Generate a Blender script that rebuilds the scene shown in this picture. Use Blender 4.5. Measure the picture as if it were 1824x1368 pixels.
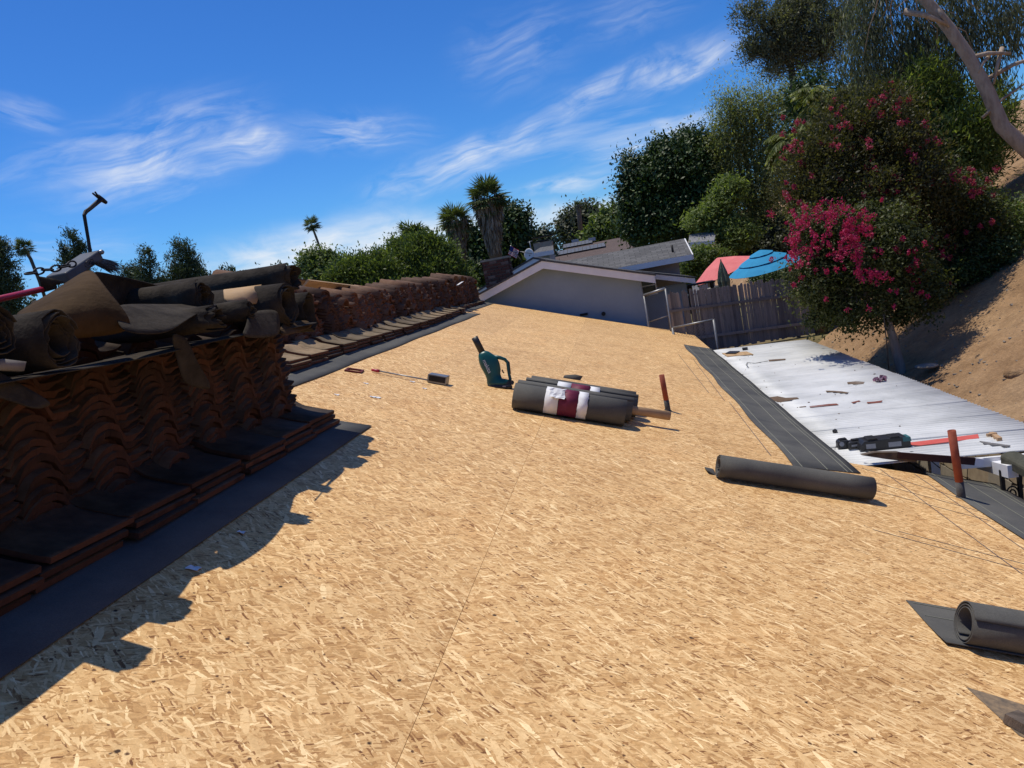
import bpy, bmesh, math, random
import numpy as np
from mathutils import Vector, Matrix

random.seed(7)
RNG = np.random.default_rng(11)
for o in list(bpy.data.objects):
    bpy.data.objects.remove(o)
SC = bpy.context.scene
COL = SC.collection

# ------------------------------------------------------------------ camera
FPX, CX, CY = 1371.0, 912.0, 684.0          # photo size 1824 x 1368
VPX, VPY, ROLL = 1085.0, 470.0, math.radians(10.5)
_Y = np.array([(VPX-CX)/FPX, (VPY-CY)/FPX, 1.0]); _Y /= np.linalg.norm(_Y)
_h = np.array([math.cos(ROLL), -math.sin(ROLL), 0.0])
_Z = np.cross(_Y, _h); _Z /= np.linalg.norm(_Z)
if _Z[1] > 0: _Z = -_Z
_X = np.cross(_Y, _Z)
RM = np.array([_X, _Y, _Z])                 # world = RM @ cam (x right, y down, z forward)
TH = math.radians(18.43)                    # roof pitch 4 in 12
EYE = 1.25
CAM = np.array([0, 0, EYE/math.cos(TH)])
cam_d = bpy.data.cameras.new('camera'); cam = bpy.data.objects.new('camera', cam_d); COL.objects.link(cam)
cam_d.sensor_width = 36; cam_d.lens = FPX/1824*36; cam_d.clip_start = 0.05; cam_d.clip_end = 3000
M4 = Matrix.Identity(4)
for i in range(3):
    M4[i][0] = RM[i, 0]; M4[i][1] = -RM[i, 1]; M4[i][2] = -RM[i, 2]; M4[i][3] = CAM[i]
cam.matrix_world = M4
SC.camera = cam

# ------------------------------------------------------------------ world, sun, exposure
SUN = Vector((-0.26, 0.13, 1.0)).normalized()
SUN_EL = math.asin(SUN.z); SUN_AZ = math.atan2(SUN.x, SUN.y)
SKY_STRENGTH = 0.122
SUN_POWER = 3.9
SC.view_settings.view_transform = 'Standard'
try: SC.view_settings.look = 'None'
except Exception: pass
SC.view_settings.exposure = 0.0; SC.view_settings.gamma = 1.0; SC.view_settings.use_curve_mapping = False

def ray(px, py):
    return RM @ np.array([(px-CX)/FPX, (py-CY)/FPX, 1.0])
def azel(px, py):
    d = ray(px, py); d /= np.linalg.norm(d)
    return math.atan2(d[0], d[1]), math.asin(d[2])

W = bpy.data.worlds.new('World'); SC.world = W; W.use_nodes = True
wn = W.node_tree; wn.nodes.clear()
def build_world():
    N = wn.nodes; L = wn.links
    out = N.new('ShaderNodeOutputWorld'); bg = N.new('ShaderNodeBackground'); bg.inputs['Strength'].default_value = SKY_STRENGTH
    L.new(bg.outputs[0], out.inputs[0])
    sky = N.new('ShaderNodeTexSky'); sky.sky_type = 'NISHITA'; sky.sun_disc = False
    sky.sun_elevation = SUN_EL; sky.sun_rotation = SUN_AZ
    sky.altitude = 250; sky.air_density = 1.0; sky.dust_density = 0.6; sky.ozone_density = 2.4
    tint = N.new('ShaderNodeHueSaturation'); tint.inputs['Saturation'].default_value = 1.12; tint.inputs['Value'].default_value = 1.0
    L.new(sky.outputs[0], tint.inputs['Color'])
    mulc = N.new('ShaderNodeMix'); mulc.data_type = 'RGBA'; mulc.blend_type = 'MULTIPLY'; mulc.inputs[0].default_value = 1.0
    L.new(tint.outputs[0], mulc.inputs[6]); mulc.inputs[7].default_value = (0.78, 0.93, 1.12, 1)
    gm = N.new('ShaderNodeGamma'); gm.inputs['Gamma'].default_value = 1.3; L.new(mulc.outputs[2], gm.inputs['Color'])
    mul2 = N.new('ShaderNodeMix'); mul2.data_type = 'RGBA'; mul2.blend_type = 'MULTIPLY'; mul2.inputs[0].default_value = 1.0
    L.new(gm.outputs[0], mul2.inputs[6]); mul2.inputs[7].default_value = (0.325, 0.48, 0.545, 1)
    tc = N.new('ShaderNodeTexCoord'); sep = N.new('ShaderNodeSeparateXYZ'); L.new(tc.outputs['Generated'], sep.inputs[0])
    def math_(op, a, b=None, c=None):
        m = N.new('ShaderNodeMath'); m.operation = op
        for k, v in enumerate((a, b, c)):
            if v is None: continue
            if isinstance(v, (int, float)): m.inputs[k].default_value = v
            else: L.new(v, m.inputs[k])
        return m.outputs[0]
    az = math_('ARCTAN2', sep.outputs[0], sep.outputs[1]); el = math_('ARCSINE', sep.outputs[2])
    comb = N.new('ShaderNodeCombineXYZ'); L.new(az, comb.inputs[0]); L.new(el, comb.inputs[1])
    # gentle warp so that the wisps curl
    nz = N.new('ShaderNodeTexNoise'); nz.inputs['Scale'].default_value = 9; nz.inputs['Detail'].default_value = 3; L.new(comb.outputs[0], nz.inputs['Vector'])
    vs = N.new('ShaderNodeVectorMath'); vs.operation = 'SUBTRACT'; L.new(nz.outputs['Color'], vs.inputs[0]); vs.inputs[1].default_value = (.5, .5, .5)
    vm = N.new('ShaderNodeVectorMath'); vm.operation = 'SCALE'; L.new(vs.outputs[0], vm.inputs[0]); vm.inputs['Scale'].default_value = 0.035
    va = N.new('ShaderNodeVectorMath'); va.operation = 'ADD'; L.new(comb.outputs[0], va.inputs[0]); L.new(vm.outputs[0], va.inputs[1])
    # cirrus wisps: (x0,y0,x1,y1) sight lines of the two ends, half width in px, opacity, streakiness
    wisps = [((20, 335), (520, 195), 62, .55, 1), ((345, 266), (530, 242), 24, .95, 1), ((110, 330), (380, 292), 20, .5, 1), ((480, 225), (790, 240), 34, .5, 1), ((620, 368), (1040, 205), 30, .7, 1),
             ((900, 235), (1340, 35), 26, .5, 1), ((1110, 175), (1350, 58), 20, .7, 1), ((1010, 300), (1300, 205), 30, .62, 1),
             ((300, 490), (860, 400), 46, 1.0, 0), ((620, 430), (1120, 375), 26, .8, 0), ((900, 350), (1130, 310), 13, .7, 1), ((950, 396), (1130, 355), 14, .8, 0),
             ((-40, 180), (120, 222), 22, .4, 1), ((800, 130), (1050, 40), 60, .22, 1), ((1000, 60), (1260, -30), 40, .2, 1), ((-200, 470), (300, 440), 40, .25, 1),
             ((1150, 215), (1200, 220), 9, .45, 1)]
    tot = None
    for (a, b, wpx, op, st) in wisps:
        a0 = azel(*a); a1 = azel(*b)
        cxy = ((a0[0]+a1[0])/2, (a0[1]+a1[1])/2); dx, dy = a1[0]-a0[0], a1[1]-a0[1]
        Ln = math.hypot(dx, dy)/2; ang = math.atan2(dy, dx); Wd = wpx/FPX
        mp = N.new('ShaderNodeMapping'); mp.vector_type = 'TEXTURE'
        mp.inputs['Location'].default_value = (cxy[0], cxy[1], 0); mp.inputs['Rotation'].default_value = (0, 0, ang); mp.inputs['Scale'].default_value = (Ln*1.15, Wd*1.5, 1)
        L.new(va.outputs[0], mp.inputs['Vector'])
        ln = N.new('ShaderNodeVectorMath'); ln.operation = 'LENGTH'; L.new(mp.outputs[0], ln.inputs[0])
        mr = N.new('ShaderNodeMapRange'); mr.interpolation_type = 'SMOOTHERSTEP'; mr.inputs['From Min'].default_value = 1.15; mr.inputs['From Max'].default_value = 0.0
        L.new(ln.outputs['Value'], mr.inputs['Value'])
        m2 = N.new('ShaderNodeMapping'); m2.inputs['Location'].default_value = (cxy[0]*7, cxy[1]*13, 0)
        m2.inputs['Scale'].default_value = (Ln*9, Wd*(34 if st else 22), 1); m2.inputs['Rotation'].default_value = (0, 0, 0.25 if st else 0.05)
        L.new(mp.outputs[0], m2.inputs['Vector'])
        nt = N.new('ShaderNodeTexNoise'); nt.inputs['Scale'].default_value = 1.6; nt.inputs['Detail'].default_value = 7; nt.inputs['Roughness'].default_value = .58
        try: nt.inputs['Distortion'].default_value = 0.7
        except Exception: pass
        L.new(m2.outputs[0], nt.inputs['Vector'])
        r2 = N.new('ShaderNodeMapRange'); r2.inputs['From Min'].default_value = .36 if st else .22; r2.inputs['From Max'].default_value = .72 if st else .6; r2.clamp = True
        L.new(nt.outputs['Fac'], r2.inputs['Value'])
        v = math_('MULTIPLY', mr.outputs[0], r2.outputs[0])
        m3 = N.new('ShaderNodeMapping'); m3.inputs['Scale'].default_value = (Ln*7, Wd*150, 1); m3.inputs['Location'].default_value = (cxy[1]*31, cxy[0]*17, 0); m3.inputs['Rotation'].default_value = (0, 0, .12); L.new(mp.outputs[0], m3.inputs['Vector'])
        n3 = N.new('ShaderNodeTexNoise'); n3.inputs['Scale'].default_value = 1.3; n3.inputs['Detail'].default_value = 5; n3.inputs['Distortion'].default_value = .5; L.new(m3.outputs[0], n3.inputs['Vector'])
        r3 = N.new('ShaderNodeMapRange'); r3.clamp = True; r3.inputs['From Min'].default_value = .3; r3.inputs['From Max'].default_value = .62; r3.inputs['To Min'].default_value = .35 if st else .75; r3.inputs['To Max'].default_value = 1.25 if st else 1.05; L.new(n3.outputs['Fac'], r3.inputs['Value'])
        v = math_('MULTIPLY', v, r3.outputs[0]); v = math_('MULTIPLY', v, op)
        inv = math_('SUBTRACT', 1.0, v)
        tot = inv if tot is None else math_('MULTIPLY', tot, inv)
    den = math_('ADD', sep.outputs[2], 0.25); gxx = math_('DIVIDE', sep.outputs[0], den); gyy = math_('DIVIDE', sep.outputs[1], den)
    gcm = N.new('ShaderNodeCombineXYZ'); L.new(gxx, gcm.inputs[0]); L.new(gyy, gcm.inputs[1])
    gmp = N.new('ShaderNodeMapping'); gmp.inputs['Rotation'].default_value = (0, 0, .5); gmp.inputs['Scale'].default_value = (.7, 2.2, 1); gmp.inputs['Location'].default_value = (9.1, 1.2, 0); L.new(gcm.outputs[0], gmp.inputs['Vector'])
    gn = N.new('ShaderNodeTexNoise'); gn.inputs['Scale'].default_value = 1.1; gn.inputs['Detail'].default_value = 7; gn.inputs['Roughness'].default_value = .6; L.new(gmp.outputs[0], gn.inputs['Vector'])
    gr = N.new('ShaderNodeMapRange'); gr.clamp = True; gr.inputs['From Min'].default_value = .585; gr.inputs['From Max'].default_value = .80; gr.inputs['To Max'].default_value = .45; L.new(gn.outputs['Fac'], gr.inputs['Value'])
    tot = math_('MULTIPLY', tot, math_('SUBTRACT', 1.0, gr.outputs[0]))
    mask = math_('SUBTRACT', 1.0, tot)
    hz = N.new('ShaderNodeMapRange'); hz.interpolation_type = 'SMOOTHSTEP'; hz.inputs['From Min'].default_value = .13; hz.inputs['From Max'].default_value = -.01; hz.inputs['To Max'].default_value = .85; L.new(el, hz.inputs['Value'])
    hmix = N.new('ShaderNodeMix'); hmix.data_type = 'RGBA'; L.new(hz.outputs[0], hmix.inputs[0]); L.new(mul2.outputs[2], hmix.inputs[6]); hmix.inputs[7].default_value = (2.7, 4.8, 7.7, 1)
    mix = N.new('ShaderNodeMix'); mix.data_type = 'RGBA'; L.new(mask, mix.inputs[0]); L.new(hmix.outputs[2], mix.inputs[6])
    mix.inputs[7].default_value = (7.0, 7.3, 7.7, 1)
    L.new(mix.outputs[2], bg.inputs['Color'])
build_world()
sun_d = bpy.data.lights.new('sun', 'SUN'); sun = bpy.data.objects.new('sun', sun_d); COL.objects.link(sun)
sun_d.energy = SUN_POWER; sun_d.angle = math.radians(0.5); sun_d.color = (1.0, 0.925, 0.79)
sun.rotation_euler = SUN.to_track_quat('Z', 'Y').to_euler()
sun.location = (0, 0, 40)

# ------------------------------------------------------------------ placing helpers
ST, CT = math.sin(TH), math.cos(TH)
S3 = Vector((CT, 0, -ST)); N3 = Vector((ST, 0, CT)); Y3 = Vector((0, 1, 0))
def RP(x, y, h=0.0):                        # point on the deck at plan x, y, lifted h along the deck normal
    return Vector((x, y, -x*math.tan(TH))) + N3*h
def aty(px, py, Y):
    d = ray(px, py); return Vector(CAM + d*Y/d[1])
def atx(px, py, X):
    d = ray(px, py); return Vector(CAM + d*X/d[0])
def onroof(px, py, h=0.0):
    d = ray(px, py); n = np.array(N3); t = (h-n@CAM)/(n@d); return Vector(CAM + d*t)
COVER_T = math.tan(math.radians(3)); COVER_Z0 = -0.58 + 1.5*COVER_T
def cz(x): return COVER_Z0 - x*COVER_T
def oncover(px, py, h=0.0):
    d = ray(px, py); t = (COVER_Z0+h-CAM[2])/(d[2]+COVER_T*d[0]); return Vector(CAM + d*t)
def mpx(Y): return Y*1.02/FPX               # metres per photo pixel at distance Y

# ------------------------------------------------------------------ object helpers
def link(o, parent=None):
    COL.objects.link(o)
    if parent is not None: o.parent = parent
    return o
def tag(o, label=None, cat=None, group=None, kind=None):
    if label: o['label'] = label
    if cat: o['category'] = cat
    if group: o['group'] = group
    if kind: o['kind'] = kind
    return o
def thing(name, label, cat, loc=(0, 0, 0), group=None, rot=None):
    o = bpy.data.objects.new(name, None); COL.objects.link(o); o.location = loc; o.empty_display_size = .1
    if rot is not None: o.rotation_euler = rot
    return tag(o, label, cat, group)
class MB:
    def __init__(s): s.v = []; s.f = []; s.m = []; s.sm = []
    def add(s, vs, fs, mi=0, smooth=False):
        b = len(s.v); s.v += [tuple(v) for v in vs]
        for f in fs: s.f.append(tuple(b+i for i in f)); s.m.append(mi); s.sm.append(smooth)
        return s
    def box(s, c, d, mat=None, mi=0):
        c = Vector(c); hx, hy, hz = d[0]/2, d[1]/2, d[2]/2
        vs = [Vector((x*hx, y*hy, z*hz)) for z in (-1, 1) for y in (-1, 1) for x in (-1, 1)]
        vs = [(mat @ v if mat else v)+c for v in vs]
        return s.add(vs, [(0, 2, 3, 1), (4, 5, 7, 6), (0, 1, 5, 4), (2, 6, 7, 3), (0, 4, 6, 2), (1, 3, 7, 5)], mi)
    def prism(s, poly, ext, mi=0):            # poly: list of 3D points, ext vector
        n = len(poly); e = Vector(ext); vs = [Vector(p) for p in poly]+[Vector(p)+e for p in poly]
        fs = [tuple(range(n))[::-1], tuple(range(n, 2*n))]+[(i, (i+1) % n, n+(i+1) % n, n+i) for i in range(n)]
        return s.add(vs, fs, mi)
    def tube(s, pts, rad, seg=8, cap=True, mi=0, smooth=True, flat=1.0):
        pts = [Vector(p) for p in pts]; n = len(pts)
        rad = rad if isinstance(rad, (list, tuple)) else [rad]*n
        ref = None; vs = []; fs = []
        for i in range(n):
            t = (pts[min(i+1, n-1)]-pts[max(i-1, 0)]).normalized()
            if ref is None:
                ref = Vector((0, 0, 1)) if abs(t.z) < .9 else Vector((1, 0, 0))
            a = (ref - t*ref.dot(t)).normalized(); b = t.cross(a); ref = a
            for k in range(seg):
                g = 2*math.pi*k/seg; vs.append(pts[i]+(a*math.cos(g)*flat+b*math.sin(g))*rad[i])
        for i in range(n-1):
            for k in range(seg):
                k2 = (k+1) % seg; fs.append((i*seg+k, i*seg+k2, (i+1)*seg+k2, (i+1)*seg+k))
        s.add(vs, fs, mi, smooth)
        if cap:
            b0 = len(s.v)-len(vs)
            s.f.append(tuple(b0+k for k in range(seg))[::-1]); s.m.append(mi); s.sm.append(False)
            s.f.append(tuple(b0+(n-1)*seg+k for k in range(seg))); s.m.append(mi); s.sm.append(False)
        return s
    def mesh(s, name, mats):
        me = bpy.data.meshes.new(name); me.from_pydata(s.v, [], s.f)
        for m in (mats if isinstance(mats, (list, tuple)) else [mats]): me.materials.append(m)
        me.polygons.foreach_set('material_index', s.m); me.polygons.foreach_set('use_smooth', s.sm); me.update()
        return me
    def build(s, name, mats, parent=None, loc=None):
        o = bpy.data.objects.new(name, s.mesh(name, mats))
        if loc is not None: o.location = loc
        return link(o, parent)
def fix_normals(o):
    bm = bmesh.new(); bm.from_mesh(o.data); bmesh.ops.recalc_face_normals(bm, faces=bm.faces); bm.to_mesh(o.data); bm.free(); return o
def bevel(o, w, seg=2):
    m = o.modifiers.new('bevel', 'BEVEL'); m.width = w; m.segments = seg; m.limit_method = 'ANGLE'; return o
def solid(o, t, off=0):
    m = o.modifiers.new('solidify', 'SOLIDIFY'); m.thickness = t; m.offset = off; return o

# ------------------------------------------------------------------ materials
def new_mat(name):
    m = bpy.data.materials.new(name); m.use_nodes = True
    return m, m.node_tree, m.node_tree.nodes['Principled BSDF']
def ramp(nt, fac, stops, interp='LINEAR'):
    r = nt.nodes.new('ShaderNodeValToRGB'); r.color_ramp.interpolation = interp
    e = r.color_ramp.elements
    while len(e) < len(stops): e.new(.5)
    for k, (p, c) in enumerate(stops): e[k].position = p; e[k].color = (*c, 1) if len(c) == 3 else c
    nt.links.new(fac, r.inputs[0]); return r.outputs[0]
def noise(nt, scale, detail=4, rough=.6, vec=None, dist=0):
    n = nt.nodes.new('ShaderNodeTexNoise'); n.inputs['Scale'].default_value = scale; n.inputs['Detail'].default_value = detail; n.inputs['Roughness'].default_value = rough
    n.inputs['Distortion'].default_value = dist
    if vec is not None: nt.links.new(vec, n.inputs['Vector'])
    return n
def coords(nt, kind='Object', scale=(1, 1, 1), rot=(0, 0, 0), rnd=False):
    tc = nt.nodes.new('ShaderNodeTexCoord'); v = tc.outputs[kind]
    if rnd:
        oi = nt.nodes.new('ShaderNodeObjectInfo'); sc = nt.nodes.new('ShaderNodeMath'); sc.operation = 'MULTIPLY'; sc.inputs[1].default_value = 57
        nt.links.new(oi.outputs['Random'], sc.inputs[0])
        a = nt.nodes.new('ShaderNodeVectorMath'); a.operation = 'ADD'; nt.links.new(v, a.inputs[0]); nt.links.new(sc.outputs[0], a.inputs[1]); v = a.outputs[0]
    mp = nt.nodes.new('ShaderNodeMapping'); mp.inputs['Scale'].default_value = scale; mp.inputs['Rotation'].default_value = rot
    nt.links.new(v, mp.inputs['Vector']); return mp.outputs[0]
def mixc(nt, fac, a, b, mode='MIX'):
    m = nt.nodes.new('ShaderNodeMix'); m.data_type = 'RGBA'; m.blend_type = mode
    for sk, v in ((m.inputs[0], fac), (m.inputs[6], a), (m.inputs[7], b)):
        if isinstance(v, (int, float)): sk.default_value = v
        elif isinstance(v, tuple): sk.default_value = (*v, 1) if len(v) == 3 else v
        else: nt.links.new(v, sk)
    return m.outputs[2]
def bump(nt, p, h, strength=.3, dist=.01):
    b = nt.nodes.new('ShaderNodeBump'); b.inputs['Strength'].default_value = strength; b.inputs['Distance'].default_value = dist
    nt.links.new(h, b.inputs['Height']); nt.links.new(b.outputs[0], p.inputs['Normal'])
def mat_n(name, c1, c2, scale=8, rough=.8, bmp=.2, bdist=.004, c3=None, detail=5, stretch=(1, 1, 1), rnd=False, spec=.3, metal=0):
    m, nt, p = new_mat(name); v = coords(nt, 'Object', stretch, rnd=rnd)
    n = noise(nt, scale, detail, .62, v)
    st = [(.3, c1), (.7, c2)] if c3 is None else [(.25, c1), (.5, c2), (.75, c3)]
    cc = ramp(nt, n.outputs['Fac'], st)
    if rnd:
        oi = nt.nodes.new('ShaderNodeObjectInfo'); cc = mixc(nt, 1.0, cc, ramp(nt, oi.outputs['Random'], [(0, (.62, .60, .60)), (.5, (1, .98, .95)), (1, (1.45, 1.32, 1.2))]), 'MULTIPLY')
    nt.links.new(cc, p.inputs['Base Color'])
    p.inputs['Roughness'].default_value = rough; p.inputs['Specular IOR Level'].default_value = spec; p.inputs['Metallic'].default_value = metal
    if bmp:
        n2 = noise(nt, scale*6, 4, .6, v); bump(nt, p, n2.outputs['Fac'], bmp, bdist)
    return m
def mat_leaf(name, c1, c2, trans=.3, rough=.55):
    m, nt, p = new_mat(name)
    a = nt.nodes.new('ShaderNodeAttribute'); a.attribute_name = 'tint'
    c = ramp(nt, a.outputs['Fac'], [(0, c1), (1, c2)])
    nt.links.new(c, p.inputs['Base Color']); p.inputs['Roughness'].default_value = rough; p.inputs['Specular IOR Level'].default_value = .35
    t = nt.nodes.new('ShaderNodeBsdfTranslucent'); nt.links.new(mixc(nt, 1.0, c, (1.15, 1.25, .55), 'MULTIPLY'), t.inputs['Color'])
    mx = nt.nodes.new('ShaderNodeMixShader'); mx.inputs[0].default_value = trans
    o = nt.nodes['Material Output']; nt.links.new(p.outputs[0], mx.inputs[1]); nt.links.new(t.outputs[0], mx.inputs[2]); nt.links.new(mx.outputs[0], o.inputs[0])
    return m

def mat_osb():
    m, nt, p = new_mat('osb')
    N = nt.nodes; L = nt.links
    base = coords(nt, 'Object', rnd=True)
    # deck-plane coordinates: panels are built in their own flat frame (x down slope, y along ridge)
    def warp(vec, sc, amp):
        w = noise(nt, sc, 2, .55, vec); su = N.new('ShaderNodeVectorMath'); su.operation = 'SUBTRACT'; su.inputs[1].default_value = (.5, .5, .5); L.new(w.outputs['Color'], su.inputs[0])
        wv = N.new('ShaderNodeVectorMath'); wv.operation = 'SCALE'; wv.inputs['Scale'].default_value = amp; L.new(su.outputs[0], wv.inputs[0])
        ad = N.new('ShaderNodeVectorMath'); ad.operation = 'ADD'; L.new(vec, ad.inputs[0]); L.new(wv.outputs[0], ad.inputs[1]); return ad.outputs[0]
    pos = warp(warp(base, 6, .022), 75, .0075)
    g = noise(nt, 22, 6, .72, base)
    col = ramp(nt, g.outputs['Fac'], [(.3, (.36, .215, .095)), (.5, (.49, .315, .155)), (.7, (.58, .39, .21))])
    hgt = None
    BROAD = [(0, (.40, .235, .105)), (.3, (.49, .31, .15)), (.65, (.55, .36, .18)), (1, (.62, .43, .235))]
    SLIM = [(0, (.37, .22, .105)), (.25, (.47, .30, .15)), (.6, (.555, .37, .195)), (.88, (.64, .45, .255)), (1, (.76, .58, .36))]
    DARKS = [(0, (.16, .075, .035)), (.5, (.25, .13, .058)), (1, (.36, .20, .09))]
    PALE = [(0, (.58, .40, .215)), (.5, (.66, .475, .275)), (.85, (.74, .56, .345)), (1, (.84, .68, .45))]
    layers = [(-66, 5.6, 18, .35, BROAD, .5), (37, 5, 15, .4, BROAD, .5), (-21, 7, 22, .45, BROAD, .5), (71, 7, 26, .5, BROAD, .48), (-40, 9, 30, .5, BROAD, .48),
              (9, 8.5, 38, .5, SLIM, .46), (-54, 8, 42, .55, SLIM, .46), (28, 9, 50, .6, SLIM, .46), (-33, 11, 64, .6, SLIM, .46), (52, 12, 68, .62, SLIM, .45), (-76, 17, 95, .66, SLIM, .45), (-13, 22, 130, .66, SLIM, .45),
              (43, 17, 120, .92, DARKS, .42), (-27, 20, 130, .91, DARKS, .42), (47, 8, 46, .87, PALE, .42), (28, 8.5, 74, .85, PALE, .40), (-41, 12, 70, .89, PALE, .42), (58, 12, 92, .84, PALE, .42), (12, 13, 100, .86, PALE, .42), (38, 20, 165, .80, PALE, .42), (66, 7, 36, .945, PALE, .40), (-22, 26, 180, .84, SLIM, .44)]
    for i, (a, sl, sw, thr, stops, dmax) in enumerate(layers):
        rot = N.new('ShaderNodeVectorRotate'); rot.rotation_type = 'Z_AXIS'; rot.inputs['Angle'].default_value = math.radians(a); L.new(pos, rot.inputs['Vector'])
        mp = N.new('ShaderNodeMapping'); mp.inputs['Scale'].default_value = (sl, sw, 0); mp.inputs['Location'].default_value = (i*3.7, i*7.1, 0); L.new(rot.outputs[0], mp.inputs['Vector'])
        vo = N.new('ShaderNodeTexVoronoi'); vo.voronoi_dimensions = '2D'; vo.distance = 'EUCLIDEAN' if i % 3 else 'CHEBYCHEV'; vo.inputs['Scale'].default_value = 1.0; vo.inputs['Randomness'].default_value = 1.0
        L.new(mp.outputs[0], vo.inputs['Vector'])
        sep = N.new('ShaderNodeSeparateColor'); L.new(vo.outputs['Color'], sep.inputs[0])
        gt = N.new('ShaderNodeMath'); gt.operation = 'GREATER_THAN'; gt.inputs[1].default_value = thr; L.new(sep.outputs[0], gt.inputs[0])
        lt = N.new('ShaderNodeMath'); lt.operation = 'LESS_THAN'; lt.inputs[1].default_value = dmax; L.new(vo.outputs['Distance'], lt.inputs[0])
        mk = N.new('ShaderNodeMath'); mk.operation = 'MULTIPLY'; L.new(gt.outputs[0], mk.inputs[0]); L.new(lt.outputs[0], mk.inputs[1])
        c = ramp(nt, sep.outputs[1], stops)
        if i < 12:
            fi = noise(nt, 1.0, 3, .6, None); mpf = N.new('ShaderNodeMapping'); mpf.inputs['Scale'].default_value = (1.2, 7, 1); L.new(mp.outputs[0], mpf.inputs['Vector']); L.new(mpf.outputs[0], fi.inputs['Vector'])
            c = mixc(nt, 1.0, c, ramp(nt, fi.outputs['Fac'], [(.3, (.84, .82, .80)), (.7, (1.12, 1.11, 1.10))]), 'MULTIPLY')
        col = mixc(nt, mk.outputs[0], col, c)
        if hgt is None:
            hh = N.new('ShaderNodeMath'); hh.operation = 'MULTIPLY'; L.new(sep.outputs[2], hh.inputs[0]); L.new(mk.outputs[0], hh.inputs[1]); hgt = hh.outputs[0]
        else:
            mm = N.new('ShaderNodeMix'); mm.data_type = 'FLOAT'; L.new(mk.outputs[0], mm.inputs[0]); L.new(hgt, mm.inputs[2]); L.new(sep.outputs[2], mm.inputs[3]); hgt = mm.outputs[0]
    # dark bark flecks and dirt stains
    for (sc_, r0_, r1_, th_, c_) in ((13, .07, .12, .84, (.05, .028, .018)), (30, .12, .2, .9, (.11, .06, .035))):
        fl = N.new('ShaderNodeTexVoronoi'); fl.inputs['Scale'].default_value = sc_; L.new(pos, fl.inputs['Vector'])
        fm = ramp(nt, fl.outputs['Distance'], [(r0_, (1, 1, 1)), (r1_, (0, 0, 0))])
        fs = N.new('ShaderNodeSeparateColor'); L.new(fl.outputs['Color'], fs.inputs[0])
        fg = N.new('ShaderNodeMath'); fg.operation = 'GREATER_THAN'; fg.inputs[1].default_value = th_; L.new(fs.outputs[0], fg.inputs[0])
        fq = N.new('ShaderNodeMath'); fq.operation = 'MULTIPLY'; L.new(fm, fq.inputs[0]); L.new(fg.outputs[0], fq.inputs[1])
        col = mixc(nt, fq.outputs[0], col, c_)
    mn = noise(nt, 34, 5, .7, pos); col = mixc(nt, 1.0, col, ramp(nt, mn.outputs['Fac'], [(.3, (.86, .84, .81)), (.5, (.99, .99, .985)), (.72, (1.11, 1.12, 1.13))]), 'MULTIPLY')
    fn = noise(nt, 150, 4, .75, base); col = mixc(nt, 1.0, col, ramp(nt, fn.outputs['Fac'], [(.3, (.87, .85, .83)), (.55, (1.03, 1.03, 1.03))]), 'MULTIPLY')
    dn = noise(nt, 1.3, 5, .65, base); col = mixc(nt, 1.0, col, ramp(nt, dn.outputs['Fac'], [(.48, (1, 1, 1)), (.78, (.80, .76, .72))]), 'MULTIPLY')
    rn = noise(nt, 2.3, 3, .5, base); col = mixc(nt, 1.0, col, ramp(nt, rn.outputs['Fac'], [(.55, (1, 1, 1)), (.8, (1.0, .94, .87))]), 'MULTIPLY')
    oi = N.new('ShaderNodeObjectInfo'); col = mixc(nt, 1.0, col, ramp(nt, oi.outputs['Random'], [(0, (.95, .94, .93)), (1, (1.04, 1.03, 1.0))]), 'MULTIPLY')
    col = mixc(nt, 1.0, col, (1.23, 1.14, .945), 'MULTIPLY')
    L.new(col, p.inputs['Base Color']); p.inputs['Roughness'].default_value = .65; p.inputs['Specular IOR Level'].default_value = .22
    bump(nt, p, hgt, .45, .0012)
    return m

def mat_felt(name, c1=(.040, .042, .040), c2=(.062, .064, .060), lines=True):
    m, nt, p = new_mat(name); v = coords(nt, 'Object')
    n = noise(nt, 220, 3, .7, v); n2 = noise(nt, 2.5, 5, .6, v)
    c = ramp(nt, n.outputs['Fac'], [(.3, c1), (.7, c2)])
    c = mixc(nt, 1.0, c, ramp(nt, n2.outputs['Fac'], [(.35, (.78, .78, .8)), (.7, (1.25, 1.22, 1.15))]), 'MULTIPLY')
    nt.links.new(c, p.inputs['Base Color']); p.inputs['Roughness'].default_value = .95; p.inputs['Specular IOR Level'].default_value = .12
    bump(nt, p, n.outputs['Fac'], .3, .001); return m
OSB = mat_osb()
FELT = mat_felt('felt', (.088, .087, .081), (.130, .127, .118)); FELT_STRIP = mat_felt('felt_strip', (.078, .080, .080), (.115, .115, .112)); FELT_OLD = mat_n('old_felt', (.020, .016, .013), (.062, .052, .041), 9, .95, .8, .006, detail=8, spec=.1)
FELT_BROWN = mat_n('felt_underside', (.040, .024, .012), (.085, .053, .027), 6, .95, .8, .006, detail=8, spec=.1)
FELT_LINE = mat_n('felt_line', (.21, .21, .16), (.25, .25, .19), 8, .8, 0)
CHALK = mat_n('chalk', (.06, .06, .09), (.14, .12, .12), 40, .9, 0)
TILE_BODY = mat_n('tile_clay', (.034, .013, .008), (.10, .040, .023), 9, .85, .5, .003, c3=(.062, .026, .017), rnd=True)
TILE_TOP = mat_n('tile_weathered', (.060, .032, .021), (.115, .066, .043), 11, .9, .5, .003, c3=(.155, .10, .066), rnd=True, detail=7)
TILE_DARK = mat_n('tile_shade_dark', (.012, .006, .0045), (.058, .024, .015), 6, .88, .6, .004, c3=(.030, .0135, .0095), rnd=True)  # clay colour darkened to carry the deep shade on the near pile
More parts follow.
